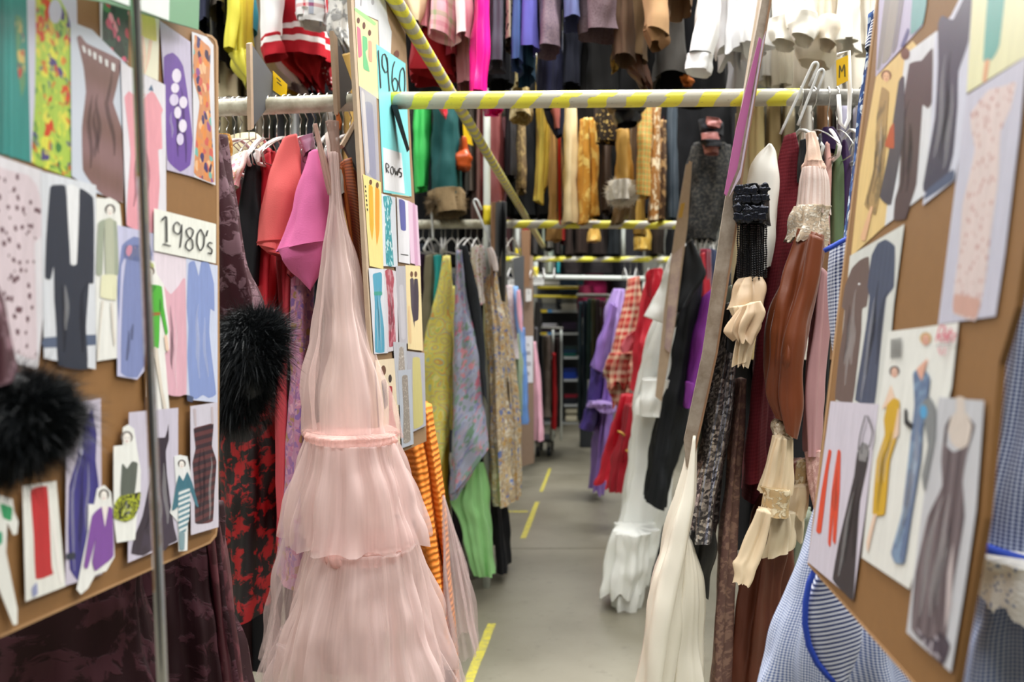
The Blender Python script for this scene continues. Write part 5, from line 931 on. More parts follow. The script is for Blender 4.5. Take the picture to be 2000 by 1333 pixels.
# gingham dress around the right board
t = empty('gingham_dress', P(1640, 470, 1.5), 'navy gingham dress with royal blue piping and a striped pocket behind the right board', 'dress')
drape('bodice', '1616,486 1612,560 1614,640 1624,720 1626,780', '1680,462 1680,560 1670,640 1660,720 1650,790', 1.52, [.03, .05], GING, t, n=3, amp=.006)
tube('collar_piping', [P(x, y, 1.46) for x, y in ((1610, 490), (1622, 484), (1640, 474), (1660, 464), (1680, 456))], .0036, PIPE, t, 8)
drape('skirt', '1612,940 1588,1010 1560,1110 1530,1200 1505,1300 1480,1420', '1660,940 1760,1110 1800,1250 1850,1333 1900,1450', 1.42, [.06, .1, .12], GINGS, t, n=8, amp=[.006, .018], rows=44)
drape('pocket', '1600,1110 1580,1160 1572,1220 1590,1290 1640,1345', '1612,1108 1640,1140 1680,1190 1675,1270 1650,1345', 1.262, .02, STRB, t, n=2, amp=.002, bottom=True)
tube('pocket_piping', [P(x, y, 1.245) for x, y in ((1592, 1112), (1580, 1140), (1573, 1180), (1572, 1220), (1580, 1262), (1596, 1296), (1618, 1322), (1645, 1345))], .0040, PIPE, t, 8)
t = empty('gingham_dress', P(2000, 450, .95), 'blue check dress with a blue band and white eyelet lace at the right picture edge', 'dress')
drape('bodice', '1996,400 1990,560 1970,640 1950,800 1926,960 1908,1062', '2100,400 2120,600 2120,800 2110,960 2110,1100', 1.05, [.03, .05], fab('deep_gingham', 'b9c4dc', 'gingham', c2='22356c', s=2.4, var=.03), t, n=7, amp=.006, rows=44)
tube('band_piping', [P(x, y, .985) for x, y in ((1906, 1062), (1930, 1074), (1960, 1084), (2000, 1096), (2060, 1106), (2110, 1112))], .0055, PIPE, t, 8)
drape('eyelet_lace', '1902,1070 1896,1110 1893,1150', '2110,1110 2110,1160 2110,1220', 1.0, .055, EYE_L, t, n=9, amp=.005, jag=.003, hem=.005)
drape('skirt', '1906,1130 1888,1220 1872,1330 1860,1450', '2110,1130 2150,1300 2160,1450', 1.05, [.05, .08], GINL, t, n=6, amp=.01, rows=36)
# -------- second right rail (Y about 5.5)
t = empty('white_gown', P(1320, 480, 5.6), 'long ivory white gown with a flounced hem, second right rail', 'dress')
drape('bodice_sleeve', '1318,482 1292,540 1272,590 1256,618', '1338,480 1338,560 1330,620 1318,640', 5.3, [.03, .1], IVO, t, n=3, amp=.008, bottom=True)
drape('skirt', '1290,600 1262,660 1240,760 1236,820 1225,920 1205,1020 1192,1090', '1345,600 1340,700 1326,800 1316,900 1300,1000 1280,1090', 5.55, [.08, .14], IVO, t, n=6, amp=.02, rows=44)
drape('hip_ruffle', '1252,740 1242,780 1238,808', '1320,740 1310,790 1300,812', 5.3, .16, IVO, t, n=6, amp=.03)
drape('flounce', '1196,1030 1186,1080 1180,1120 1178,1156', '1285,1030 1275,1090 1268,1120 1262,1140', 5.3, .2, IVO, t, n=9, amp=.028, hem=.02)
drape('flounce', '1212,1080 1198,1140 1192,1200', '1262,1090 1256,1160 1248,1216', 5.3, .16, IVO, t, n=7, amp=.026, hem=.02)
t = empty('black_gown', P(1350, 470, 5.5), 'long black gown with a caped shoulder right of the ivory gown', 'dress')
drape('shoulder', '1336,484 1328,550 1318,590 1310,618', '1352,468 1370,510 1374,540 1340,600', 5.0, [.04, .1], BGOWN, t, n=3, amp=.012, bottom=True)
drape('body', '1332,560 1318,640 1306,720 1285,800 1268,890 1256,972', '1372,540 1362,640 1350,720 1340,810 1322,900 1300,992', 5.25, [.05, .11, .13], BGOWN, t, n=5, amp=.022, rows=44)
G('dress', 'burgundy velvet dress behind the edge-on board, second right rail', 'dress', [('dress', '1366,490 1352,620 1338,790', '1390,490 1388,620 1372,790', 5.6, .16, fab('burgundy_velvet', '6d1428', sheen=.3), AWAY)])
G('top', 'violet satin top with a folded cuff beside the edge-on board', 'top', [('sleeve', '1372,580 1352,660 1338,752', '1398,560 1384,660 1358,760', 5.2, .1, PURP, dict(n=3, amp=.02)), ('cuff', '1338,744 1336,770 1337,796', '1360,750 1352,778 1348,796', 5.15, .08, PURP, dict(n=3, amp=.01))])
G('shirt', 'navy shirt shoulder on the second right rail', 'shirt', [('shirt', '1380,486 1378,540 1380,620', '1398,490 1404,540 1400,620', 5.7, .1, NAVYC, AWAY)])
G('dress', 'dark red dress top next to the navy shirt', 'dress', [('dress', '1364,500 1366,560 1368,620', '1380,494 1386,560 1388,640', 5.5, .1, REDD, AWAY)])
G('skirt', 'black skirt hem low behind the ivory gown flounce', 'skirt', [('skirt', '1262,1010 1256,1100 1250,1170', '1300,1000 1290,1100 1266,1180', 6.0, .14, BLACK, AWAY)])
t = empty('red_gown', P(1265, 530, 7.6), 'bright red ruffled gown with gold braid right of the plaid dress', 'dress')
drape('bodice', '1262,540 1250,600 1240,680 1232,760', '1286,530 1284,620 1268,700 1256,780', 7.3, [.08, .2], REDS, t, n=4, amp=.03)
drape('skirt', '1212,770 1196,830 1180,880 1165,935', '1258,770 1252,840 1246,900 1238,955', 7.2, [.1, .2], REDS, t, n=10, amp=.04, hem=.03)
drape('apron_panel', '1222,790 1210,850 1198,900 1192,960', '1246,790 1240,860 1232,900 1225,955', 6.9, .12, REDD, t, n=5, amp=.03)
tube('gold_braid', [P(x, y, 6.75) for x, y in ((1206, 843), (1214, 846), (1220, 852))], .009, GOLDT, t, 6)
tube('gold_braid', [P(x, y, 6.75) for x, y in ((1222, 880), (1230, 884), (1236, 890))], .009, GOLDT, t, 6)
drape('shoulder_frill', '1268,528 1262,545 1266,580', '1292,524 1294,548 1280,590', 7.0, .1, REDS, t, n=6, amp=.03)
G('dress', 'red and beige plaid dress with a ruffled hem between lilac and red gowns', 'dress', [
    ('bodice', '1228,545 1215,600 1200,660 1190,710', '1250,540 1250,600 1240,660 1234,710', 7.9, [.08, .18], PLD, dict(n=4, amp=.02)),
    ('ruffle', '1190,690 1180,730 1184,752', '1240,690 1236,720 1232,750', 7.6, .2, PLD, dict(n=7, amp=.04, hem=.03)),
    ('lower_ruffle', '1186,750 1190,770 1196,790', '1234,745 1228,770 1220,788', 7.65, .15, PLD, dict(n=6, amp=.04, hem=.03)),
    ('pink_bow', '1220,660 1214,675 1216,690', '1240,646 1240,670 1236,685', 7.4, .08, fab('rose_bow', 'e0707c'), dict(n=3, amp=.01))])
t = empty('lilac_gown', P(1205, 565, 8.8), 'lilac satin gown with a wide sleeve and dark purple panels', 'dress')
drape('bodice', '1200,564 1188,600 1184,660 1180,720', '1222,566 1220,620 1210,680 1200,740', 8.6, [.1, .25], LIL2, t, n=4, amp=.03)
drape('sleeve', '1192,590 1176,640 1160,690 1152,716', '1204,600 1196,650 1188,690 1180,730', 8.3, .16, LIL, t, n=3, amp=.02, bottom=True)
drape('purple_panel', '1152,718 1150,760 1146,790', '1180,730 1176,765 1172,790', 8.35, .15, DPUR, t, n=3, amp=.015)
drape('ribbon', '1146,782 1144,788 1144,794', '1172,782 1171,788 1171,794', 8.3, .17, LIL2, t, n=3, amp=.01)
drape('purple_flounce', '1144,793 1136,820 1130,834', '1172,793 1168,820 1162,842', 8.35, .17, DPUR, t, n=4, amp=.02, bottom=True)
drape('skirt', '1176,740 1168,800 1162,860 1152,950', '1205,720 1196,800 1186,880 1180,960', 8.5, .25, LIL, t, n=7, amp=.04, hem=.02)
drape('frill', '1162,782 1160,790 1164,800', '1202,790 1202,800 1200,808', 8.1, .18, LIL2, t, n=12, amp=.03)
# far right dark garments
for k, (px, y0, y1, w_, c, lb) in enumerate(((1134, 590, 820, 8, '223640', 'dark teal trousers at the far right of the aisle end'), (1142, 588, 830, 9, '1c2b36', 'midnight blue trousers at the aisle end'), (1151, 584, 740, 9, '1f3a33', 'bottle green jacket at the aisle end'), (1160, 584, 760, 9, '4c4a30', 'olive drab jacket at the aisle end'), (1169, 585, 780, 9, '3c2a2c', 'dark brown jacket left of the lilac gown'), (1178, 588, 800, 10, '4d3038', 'wine brown jacket touching the lilac gown'))):
    G('trousers', lb, 'clothes', [('trousers', [(px - w_ / 2, y0), (px - w_ / 2, 700), (px - w_ / 2 - 1, y1)], [(px + w_ / 2, y0), (px + w_ / 2, 700), (px + w_ / 2, y1)], 11.6 - k * .25, .22, fab('aisleend_' + c, c), AWAY)])
rail((P(1128, 577, 11.3), P(1190, 578, 10.6)), .02, M_galv, 'rail of dark trousers at the right of the aisle end', None)
G('coat', 'magenta coat high at the back of the hall', 'coat', [('coat', '1142,528 1140,560 1136,600', '1180,532 1184,560 1184,600', 13.2, .3, fab('magenta', '9a1c52'), AWAY)])
G('coat', 'dark crimson coat beside the magenta one', 'coat', [('coat', '1130,560 1128,590 1130,620', '1160,560 1164,590 1160,620', 13.0, .3, fab('crimson', '6a1230'), AWAY)])
# ---------------------------------------------------------------- garments of the upper rails
def U(x0, x1, y1, Y, m, name, label, cat='clothes', x0t=None, x1t=None, y0=-190, d=.2, y1r=None, n=4, amp=.02, extra=(), cuff=None):
    y1r = y1 if y1r is None else y1r; x0t = x0 + 6 if x0t is None else x0t; x1t = x1 - 6 if x1t is None else x1t
    L = [(x0t, y0), ((x0t + x0) / 2 - 1, (y0 + y1) / 2), (x0, y1)]; Rr = [(x1t, y0), ((x1t + x1) / 2 + 1, (y0 + y1r) / 2), (x1, y1r)]
    parts = [('body', L, Rr, Y, d, m, dict(n=n, amp=amp, hem=.002))]
    parts += [(q[0], q[1], q[2], q[3] if len(q) > 3 else Y - .15, q[4] if len(q) > 4 else .06, q[5] if len(q) > 5 else m, dict(n=2, amp=.008)) for q in extra]
    return G(name, label, cat, parts)
f = fab
dk = lambda c, k=.62: ''.join('%02x' % int(int(c[i:i + 2], 16) * k) for i in (0, 2, 4))  # scales colours down: shade of the gaps put into the coats' colour
# first upper rail, Y about 4
REDH = f('varsity_red', 'b01a28', 'hemstripe', c2='eae6e4'); WHH = f('varsity_white', 'efeff0', var=.03)
U(385, 412, 60, 4.0, f('navy_top', '22263f'), 'jacket', 'navy jacket hem at the green sign corner, upper left')
U(412, 442, 30, 4.0, f('taupe_top', '7f756a'), 'jacket', 'taupe jacket hem beside the yellow blouse, upper left', y1r=32)
U(410, 452, 140, 4.3, BLACK, 'skirt', 'black skirt behind the yellow blouse, upper left')
G('blouse', 'lemon yellow blouse with a long sleeve and frilled hem, upper left', 'blouse', [('body', '450,-100 458,40 455,120 475,155', '492,-100 488,40 490,100 492,165', 3.9, .12, f('lemon', 'e2d94a', rough=.5), dict(n=4, amp=.02, hem=.02)), ('sleeve', '442,-100 442,20 440,95', '468,-100 470,30 456,100', 3.75, .05, f('lemon', 'e2d94a'), dict(n=2, amp=.006)), ('frill', '448,110 455,130 478,160', '490,100 492,140 492,166', 3.8, .08, f('lemon', 'e2d94a'), dict(n=5, amp=.02, hem=.02))])
U(474, 500, 78, 4.1, f('teal_top', '2b7f8e'), 'blouse', 'teal blouse between the yellow blouse and the varsity sleeve', y0=-150)
G('varsity_jacket', 'white varsity jacket sleeve with a red striped cuff, upper left', 'jacket', [('sleeve', '515,-120 512,0 507,85', '556,-120 552,0 548,75', 3.7, .07, WHH, dict(n=2, amp=.006)), ('cuff', '508,78 508,95 512,118', '549,68 552,85 560,108', 3.68, .07, REDH, dict(n=4, amp=.006))])
t = empty('cheer_skirt', P(600, -100, 3.9), 'red knitted skirt with two white bands at its hem, upper left', 'skirt')
drape('skirt', '550,-120 546,0 545,60 544,112', '655,-120 650,0 648,60 648,128', 3.85, .14, REDH, t, n=7, amp=.014)
drape('underskirt', '540,105 548,130 590,160', '640,118 636,150 628,170', 3.95, .1, f('crimson_frill', 'a3141f', 'plain'), t, n=9, amp=.03, hem=.02)
G('sweater', 'white jumper with red and navy stripes over the red skirt', 'sweater', [('hem', '577,-120 577,-20 578,36', '642,-120 642,-10 640,44', 3.6, .08, f('striped_jumper', 'eceaea', 'plaid', cols=['eceaea', 'eceaea', 'c8404a', 'eceaea', '4a6a9a', 'eceaea'], s=.9), dict(n=4, amp=.01)), ('hem_band', '578,24 578,34 582,46', '641,30 641,42 640,56', 3.6, .085, WHC, dict(n=6, amp=.01))])
G('shawl', 'white crochet shawl beside the 1960 board, upper left', 'shawl', [('shawl', '636,-120 640,0 642,60 660,85', '692,-120 690,0 688,60 684,95', 3.5, .08, f('crochet', 'dcdad6', 'lace', c2='9a9a9a', s=1.5, bump=1), dict(n=5, amp=.02, hem=.02, jag=.01))])
G('skirt', 'pale mauve chiffon hem hanging under the red knitted skirt', 'skirt', [('skirt', '520,110 530,140 560,165', '580,125 590,150 600,180', 4.0, .1, f('mauve_chiffon', 'b9a3a6'), dict(n=5, amp=.02))])
G('skirt', 'mustard silk hem over the yellow tag, upper left', 'skirt', [('skirt', '530,120 540,150 560,180', '590,150 590,165 590,176', 4.2, .08, f('mustard_silk', 'c79a1a'), dict(n=4, amp=.015))])
G('skirt', 'red skirt frill with white lace next to the grey divider', 'skirt', [('skirt', '618,110 628,140 640,170', '652,115 652,150 652,172', 3.95, .06, f('red_lacefrill', '98202a', 'spots', c2='d8c0c0', s=2), dict(n=5, amp=.02))])
G('skirt', 'olive gold skirt hem behind the second grey divider', 'skirt', [('skirt', '672,110 672,180 676,260', '700,110 700,180 704,260', 3.4, .06, f('old_gold', 'a3803a', rough=.5), dict(n=3, amp=.01))])
for k, (x0, x1, y1, c, lb) in enumerate(((425, 470, 205, 'b9ab8c', 'beige trousers low behind the left rail'), (470, 530, 200, '6a5f50', 'khaki trousers low behind the left rail'), (560, 640, 195, '25262c', 'black skirt low behind the left rail'), (640, 700, 200, '3a3b40', 'charcoal skirt low behind the left rail'))):
    U(x0, x1, y1, 4.5, f('low_' + c, c), 'trousers', lb, y0=-100)
for k, (x, c, lb) in enumerate(((440, '8f8468', 'khaki coat on the row behind the left rail'), (475, 'a39a80', 'sand coat on the row behind the left rail'), (510, '8a7f70', 'stone coat on the row behind the left rail'), (545, '4b4c52', 'slate coat on the row behind the left rail'), (575, 'd6dade', 'white coat on the row behind the left rail'), (605, '2c2f38', 'ink blue coat on the row behind the left rail'), (640, '8f8a84', 'ash coat on the row behind the left rail'), (680, 'a8824e', 'camel coat on the row behind the left rail'), (720, '3c3634', 'dark brown coat on the row behind the left rail'))):
    G('coat', lb, 'coat', [('coat', [(x - 10, 228), (x - 18, 420), (x - 22, 800)], [(x + 10, 228), (x + 18, 420), (x + 22, 800)], 4.15, .18, f('backrow_' + c, c), AWAY)])
rail(((-2.5, 4.15, 2.42), (-.62, 4.15, 2.42)), .02, M_galv, 'hidden rail on the row behind the cream left rail')
# central first tier
G('jacket', 'beige jacket hem high above the 1960 board', 'jacket', [('body', '765,-150 770,-40 790,10 808,55', '842,-150 840,-40 835,20 822,58', 3.9, .12, f('beige_high', 'd6c8a2'), dict(n=4, amp=.02))])
U(812, 840, 60, 4.1, f('mauve_high', '6a3f5a'), 'jacket', 'mauve jacket behind the pink plaid sleeve')
G('jacket', 'pink and green plaid jacket sleeve, upper centre left', 'jacket', [('sleeve', '848,-150 842,-20 834,62', '888,-150 886,-20 884,82', 3.8, .09, f('pink_plaid', 'd9a0ac', 'plaid', cols=['e8b0bc', 'd98a9c', 'e8c0c4', 'a9b58a', 'e8b0bc'], s=.8), dict(n=3, amp=.012)), ('second_sleeve', '822,-150 820,-20 817,55', '846,-150 845,-20 838,62', 3.9, .07, f('rose_sleeve', 'd8929c'), dict(n=3, amp=.01))])
U(884, 922, 92, 3.85, f('blush_wool', 'eed3d2', var=.03), 'jacket', 'blush white jacket sleeve beside the fuchsia dress')
U(800, 895, 150, 4.2, f('cherry_skirt', '9c1722'), 'skirt', 'cherry red skirt under the pink plaid jacket', n=7, extra=(('fold', '812,60 810,100 806,140', '880,70 885,110 884,150', 4.0, .08),))
U(868, 900, 130, 4.1, f('rose_frill', 'a03a4c'), 'skirt', 'dark rose gathered skirt left of the blush sleeve')
U(893, 924, 178, 4.1, f('dusty_rose', 'b07a80'), 'dress', 'dusty rose slip below the blush sleeve')
G('dress', 'shiny fuchsia satin dress running down behind the striped crossbar', 'dress', [('dress', '932,-150 926,0 920,100 916,182', '956,-150 958,0 954,100 950,185', 3.7, .08, f('fuchsia_satin', 'e8178c', rough=.25, bump=0, coat=.3), dict(n=4, amp=.012)), ('lower_hem', '945,205 946,215 950,222', '985,205 985,214 980,220', 4.1, .08, f('fuchsia_satin', 'e8178c'), AWAY)])
for a in ((952, 988, 132, 'slate_grey', '4a4a55', 'slate grey coat sleeve right of the fuchsia dress', 'coat', None), (985, 1002, 90, 'leopard', '8f8474', 'leopard spotted blouse end between grey and blue sleeves', 'blouse', 'spots'), (996, 1022, 128, 'denim_blue', '3f5688', 'denim blue jacket sleeve, upper centre', 'jacket', None), (1014, 1050, 104, 'periwinkle', '5a58a8', 'periwinkle blue jacket sleeve, upper centre', 'jacket', None), (1048, 1095, 102, 'purple_tweed', '423650', 'dark purple tweed coat, upper centre', 'coat', 'tweed'), (1098, 1136, 48, 'steel_violet', '58608a', 'violet grey satin jacket sleeve with a button', 'jacket', None), (1132, 1216, 70, 'wine_tweed', '4e3a3c', 'wine and grey tweed coat with a wide hem', 'coat', 'tweed'), (1200, 1240, 118, 'umber', '55402f', 'umber wool jacket, upper right of centre', 'jacket', None)):
    U(a[0], a[1], a[2], 3.9, f(a[3], a[5 - 1], a[7] or 'plain', c2='7c6a72' if a[7] == 'tweed' else '2a2420'), a[6], a[5], a[6], d=.12, amp=.012)
G('jacket', 'camel brown jacket with a turned cuff sleeve, upper right of centre', 'jacket', [('sleeve', '1262,-150 1258,-20 1256,58', '1304,-150 1304,0 1306,75', 3.7, .09, f('camel', 'a98660'), dict(n=2, amp=.008)), ('cuff', '1255,56 1256,68 1268,92', '1306,60 1306,78 1290,90', 3.72, .08, f('camel_lining', '7d5c3a'), dict(n=2, amp=.004)), ('body', '1215,-150 1208,20 1198,116', '1262,-150 1264,20 1262,120', 4.0, .14, f('olive_brown', '6e583e'), AWAY)])
U(1276, 1345, 160, 4.35, f('grey_brown', '4f4c48'), 'coat', 'grey brown coat behind the camel jacket', 'coat')
U(1300, 1352, 14, 3.9, f('tan_hem', '94765a'), 'coat', 'tan jacket hem at the top of the picture, left of the white shirts', 'coat')
G('dress', 'brown satin frill hanging under the camel jacket', 'dress', [('frill', '1215,110 1224,140 1250,165', '1262,105 1270,135 1272,168', 4.15, .1, f('brown_frill', '5f3f2e', rough=.4), dict(n=6, amp=.03, hem=.02))])
G('skirt', 'olive mustard silk skirt peeping behind the umber jacket', 'skirt', [('skirt', '1196,100 1194,120 1192,140', '1212,100 1210,120 1206,135', 4.1, .06, f('old_mustard', 'a5843c'), AWAY)])
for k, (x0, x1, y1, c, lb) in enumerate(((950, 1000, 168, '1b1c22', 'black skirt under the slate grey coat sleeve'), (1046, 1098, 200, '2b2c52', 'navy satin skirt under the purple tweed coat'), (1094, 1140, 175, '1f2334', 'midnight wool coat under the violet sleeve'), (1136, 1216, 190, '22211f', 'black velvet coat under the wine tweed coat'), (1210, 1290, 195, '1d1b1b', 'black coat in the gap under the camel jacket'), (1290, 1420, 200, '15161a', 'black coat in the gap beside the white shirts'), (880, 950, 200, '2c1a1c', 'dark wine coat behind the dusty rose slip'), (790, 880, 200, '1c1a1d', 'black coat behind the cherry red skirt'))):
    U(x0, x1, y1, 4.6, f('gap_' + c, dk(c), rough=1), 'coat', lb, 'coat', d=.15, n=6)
G('hat', 'small amber felt brim in the dark right of centre', 'hat', [('hat', '1326,150 1330,158 1334,164', '1352,152 1354,158 1352,166', 4.3, .05, f('amber_felt', 'b5662a'), AWAY)])
U(1010, 1046, 150, 4.15, f('teal_blue', '24465f'), 'jacket', 'dark teal blue collar under the periwinkle sleeve')
# white shirts upper right
WS = [(1360, 1402, 100, '1345', 'long white shirt sleeve nearest the black gap')]
G('shirt', 'white cotton shirt with a long sleeve and cuff, leftmost of the whites', 'shirt', [('sleeve', '1378,-150 1366,-20 1352,60 1344,110', '1412,-150 1408,-10 1404,60 1396,112', 3.7, .08, f('bright_white', 'f3f3f5', var=.02), dict(n=2, amp=.01)), ('cuff', '1341,110 1340,128 1338,140', '1394,112 1393,132 1390,145', 3.7, .08, f('bright_white', 'f3f3f5'), dict(n=2, amp=.004)), ('body', '1400,-150 1398,0 1396,112', '1475,-150 1475,0 1470,120', 3.95, .16, f('bright_white', 'f3f3f5'), dict(n=6, amp=.03, hem=.03))])
for k, (x0, x1, y1, Y, c, lb) in enumerate(((1440, 1505, 95, 3.8, 'eeeef0', 'plain white blouse behind the tall leaning board'), (1418, 1478, 190, 4.2, 'c9cad0', 'pale grey dress under the white cotton shirt'), (1500, 1560, 70, 3.8, 'efeae0', 'off-white blouse with a frilled hem, right of the leaning board'), (1540, 1600, 62, 3.6, 'f0ebe0', 'ivory layered blouse, upper right'), (1590, 1640, 70, 3.7, 'eadfcf', 'cream silk blouse, upper right'), (1636, 1680, 90, 3.6, 'efece4', 'chalk white blouse next to the cream silk one'), (1672, 1720, 100, 3.8, 'e6dfd2', 'warm white blouse at the right board edge'), (1508, 1548, 175, 4.1, 'e9e3d4', 'cream long sleeve hanging under the frilled blouse'), (1555, 1630, 110, 4.0, 'efe6d6', 'cream blouse with an open sleeve mouth'), (1600, 1650, 200, 4.3, 'c5c2ba', 'stone skirt behind the tall plastic hooks'), (1640, 1700, 190, 4.4, 'd4cdbf', 'oatmeal skirt at the yellow size tag'), (1480, 1520, 160, 4.3, 'd8d4cc', 'pearl grey satin skirt behind the leaning board'), (1545, 1600, 185, 4.5, 'b5ada0', 'sand skirt behind the plastic hooks'))):
    U(x0, x1, y1, Y, f('white_' + c, c, var=.03, rough=.7), 'blouse', lb, 'clothes', d=.12, n=6, amp=.025, extra=((('frill', [(x0 + 4, y1 - 26), (x0 + 1, y1 - 6), (x0 + 8, y1 + 14)], [(x1 - 4, y1 - 30), (x1 + 2, y1 - 4), (x1 - 10, y1 + 22)], Y - .12, .1),) if k in (2, 3, 4, 8) else ()))
# row visible below white shirts, behind the near right rail
for k, (x, c, lb) in enumerate(((1480, 'c9b684', 'straw yellow dress behind the edge-on board'), (1510, 'a59068', 'bronze dress behind the white satin blouse'), (1540, 'cfc3a6', 'cream dress behind the maroon knit'), (1575, 'd8d4cc', 'white dress behind the tall plastic hooks'), (1610, '7a5a3e', 'brown dress behind the size tag hook'), (1645, 'a9a6b8', 'grey lilac dress behind the curved plastic hook'), (1680, 'b7b4bc', 'silver dress behind the batik robe'), (1450, 'a89a7a', 'khaki dress behind the leaning board'))):
    G('dress', lb, 'dress', [('dress', [(x - 14, 215), (x - 20, 400), (x - 24, 700)], [(x + 14, 215), (x + 20, 400), (x + 24, 700)], 4.2 + .05 * (k % 3), .16, f('rightrow_' + c, c), AWAY)])
rail(((.5, 4.2, 2.45), (2.4, 4.2, 2.45)), .02, M_galv, 'hidden rail on the row behind the worn grey rail')
for k, x in enumerate((1440, 1500, 1560, 1620, 1680)):
    G('dress', ('black', 'umber', 'charcoal', 'plum black', 'dark olive')[k] + ' dress low in the row behind the right rail', 'dress', [('dress', [(x - 28, 640), (x - 34, 900), (x - 38, 1060)], [(x + 28, 640), (x + 34, 900), (x + 38, 1060)], 4.5, .16, f('rdark%d' % k, ('17171a', '33241c', '232428', '241826', '2c2c1e')[k]), AWAY)])
# second upper rail, Y about 6
Y2 = 6.15
G('top', 'bright green shiny top behind the 1960 board', 'top', [('top', '808,80 806,220 806,300 810,372', '842,80 840,220 838,300 836,368', Y2 - .2, .16, f('kelly_green', '3fc45c', rough=.5), dict(n=4, amp=.02))])
G('coat', 'dark teal coat with a brown fur hem, left of centre', 'coat', [('body', '848,60 844,200 842,300 836,385', '892,60 893,200 898,300 904,385', Y2 - .35, .2, f('spruce', '114a4a', rough=.7), dict(n=4, amp=.02)), ('fur_hem', '836,378 836,400 844,424', '905,372 909,395 911,415', Y2 - .35, .22, f('brown_fur', '75624a', 'tweed', c2='96805f', rough=1, bump=1), dict(n=8, amp=.012)), ('red_lining', '856,205 862,220 868,228', '874,205 873,216 871,232', Y2 - .6, .04, REDS, AWAY)])
blob('scarf_knot', P(905, 312, 5.7), (.05, .05, .06), f('burnt_orange', 'b24a17', rough=.4), None, .1, 2); sk_ = bpy.data.objects['scarf_knot']; tag(sk_, 'burnt orange knotted scarf hanging by the lengthwise striped pipe', 'scarf')
tag(drape('scarf_tail', '896,270 895,290 896,330', '914,270 916,290 914,336', 5.75, .05, f('burnt_orange', 'b24a17'), sk_, n=3, amp=.02), None)
bdt = Board((905, 240, 5.9), (905, 280, 5.9), (925, 240, 5.9)); tag(plate('size_tag', bdt, '904,240 920,268 924,285 906,278', 0, .003, MATS['tag_yellow']), 'distant yellow tag beside the lengthwise striped pipe', 'tag')
for (x0, x1, y1, c, lb, nm, y0) in ((922, 946, 432, '6d4a44', 'brown rose dress left of the white post', 'dress', 60), (930, 985, 436, '7a3a3a', 'long brick brown velvet dress behind the white post', 'dress', 60), (908, 932, 380, '4a4038', 'dark khaki coat behind the pipe', 'coat', 60), (985, 1010, 350, '1c1c20', 'black jacket right of the brick velvet dress', 'jacket', 60), (1086, 1100, 418, '7a5230', 'bronze brown trousers beside the gold satin jacket', 'trousers', 200), (1160, 1172, 300, '3c2a20', 'dark brown trousers between gold garments', 'trousers', 60)):
    U(x0, x1, y1, Y2, f('mid_' + c, c, rough=.6), nm, lb, y0=y0, d=.18)
U(1002, 1032, 175, 5.2, f('antique_gold', 'a58e58', 'lace', c2='cdbb86', s=1.5, rough=.4), 'top', 'antique gold brocade top above the striped crossbar', y0=110)
U(998, 1040, 232, 5.6, f('antique_gold2', 'a08a5c', 'lace', c2='d0c096', s=1.5), 'top', 'antique gold brocade hem below the striped crossbar', y0=150)
U(1008, 1028, 375, Y2 + .2, f('tan_trim', '6f5c40', 'lace', c2='a08a5c', s=1), 'trousers', 'tan leopard trousers in the dark gap', y0=150)
G('jacket', 'shiny pale gold satin jacket sleeves, centre', 'jacket', [('sleeve', '1050,60 1047,205 1046,300 1042,390', '1064,60 1066,205 1068,280 1062,400', Y2 - .5, .08, f('gold_lame', 'd6bd55', rough=.25, metal=.4, bump=0), dict(n=3, amp=.02)), ('body', '1058,205 1056,300 1054,390', '1076,205 1074,300 1070,360', Y2 - .3, .1, f('gold_lame', 'd6bd55'), AWAY)])
G('jacket', 'black jacket with a rosy brown lapel hanging at centre', 'jacket', [('body', '1066,60 1062,205 1070,240 1086,270', '1100,60 1104,205 1104,240 1100,262', Y2 - .65, .06, f('navy_black', '171a2c'), dict(n=2, amp=.01)), ('lapel', '1070,205 1078,225 1084,252', '1094,205 1094,230 1092,252', Y2 - .72, .04, f('rosy_brown', '9a5448'), dict(n=2, amp=.006))])
U(1070, 1098, 470, Y2, f('camel_gold', 'b58b50', rough=.6), 'trousers', 'camel gold trousers left of the cream suede coat', y0=230, d=.14)
U(1092, 1096, 440, Y2 - .2, f('red_lining', 'b8281c'), 'scarf', 'thin red scarf hanging between camel and cream garments', y0=270, d=.03, x0t=1090, x1t=1095)
U(1097, 1130, 440, Y2 - .3, f('cream_suede', 'd0bb90', rough=.85), 'coat', 'cream suede coat at centre under the striped crossbar', y0=205, x0t=1102, x1t=1124)
G('gown', 'amber gold brocade gown with two long panels, centre right', 'dress', [('panel', '1134,235 1132,330 1130,440', '1150,235 1150,330 1150,436', Y2 - .4, .08, f('amber_brocade', 'c08630', 'lace', c2='e0bf6a', s=.5, rough=.35, bump=.3), dict(n=3, amp=.014)), ('panel', '1148,235 1150,330 1150,425', '1162,235 1170,330 1168,420', Y2 - .3, .08, f('amber_brocade', 'c08630'), dict(n=3, amp=.014))])
U(1164, 1212, 278, Y2 - .5, f('gold_black_check', '2a2016', 'spots', c2='cfae66', s=1.6), 'top', 'black top knitted with gold squares, centre right', y0=200, d=.1)
G('robe', 'gold robe with a white fluffy cuff, centre right', 'robe', [('sleeve', '1206,255 1200,320 1192,358', '1230,255 1234,310 1238,358', Y2 - .6, .08, f('gold_wool', 'b98e42', rough=.5), dict(n=2, amp=.01)), ('fluffy_cuff', '1190,356 1186,375 1190,394', '1240,354 1242,374 1238,392', Y2 - .6, .12, f('white_fluff', 'e3dccc', 'tweed', c2='f2eee6', rough=1, bump=1), dict(n=7, amp=.016, sq=1.0)), ('body', '1196,392 1194,420 1192,440', '1232,392 1228,420 1216,436', Y2 - .3, .08, f('dark_gold', '6a5434', rough=.5), AWAY)])
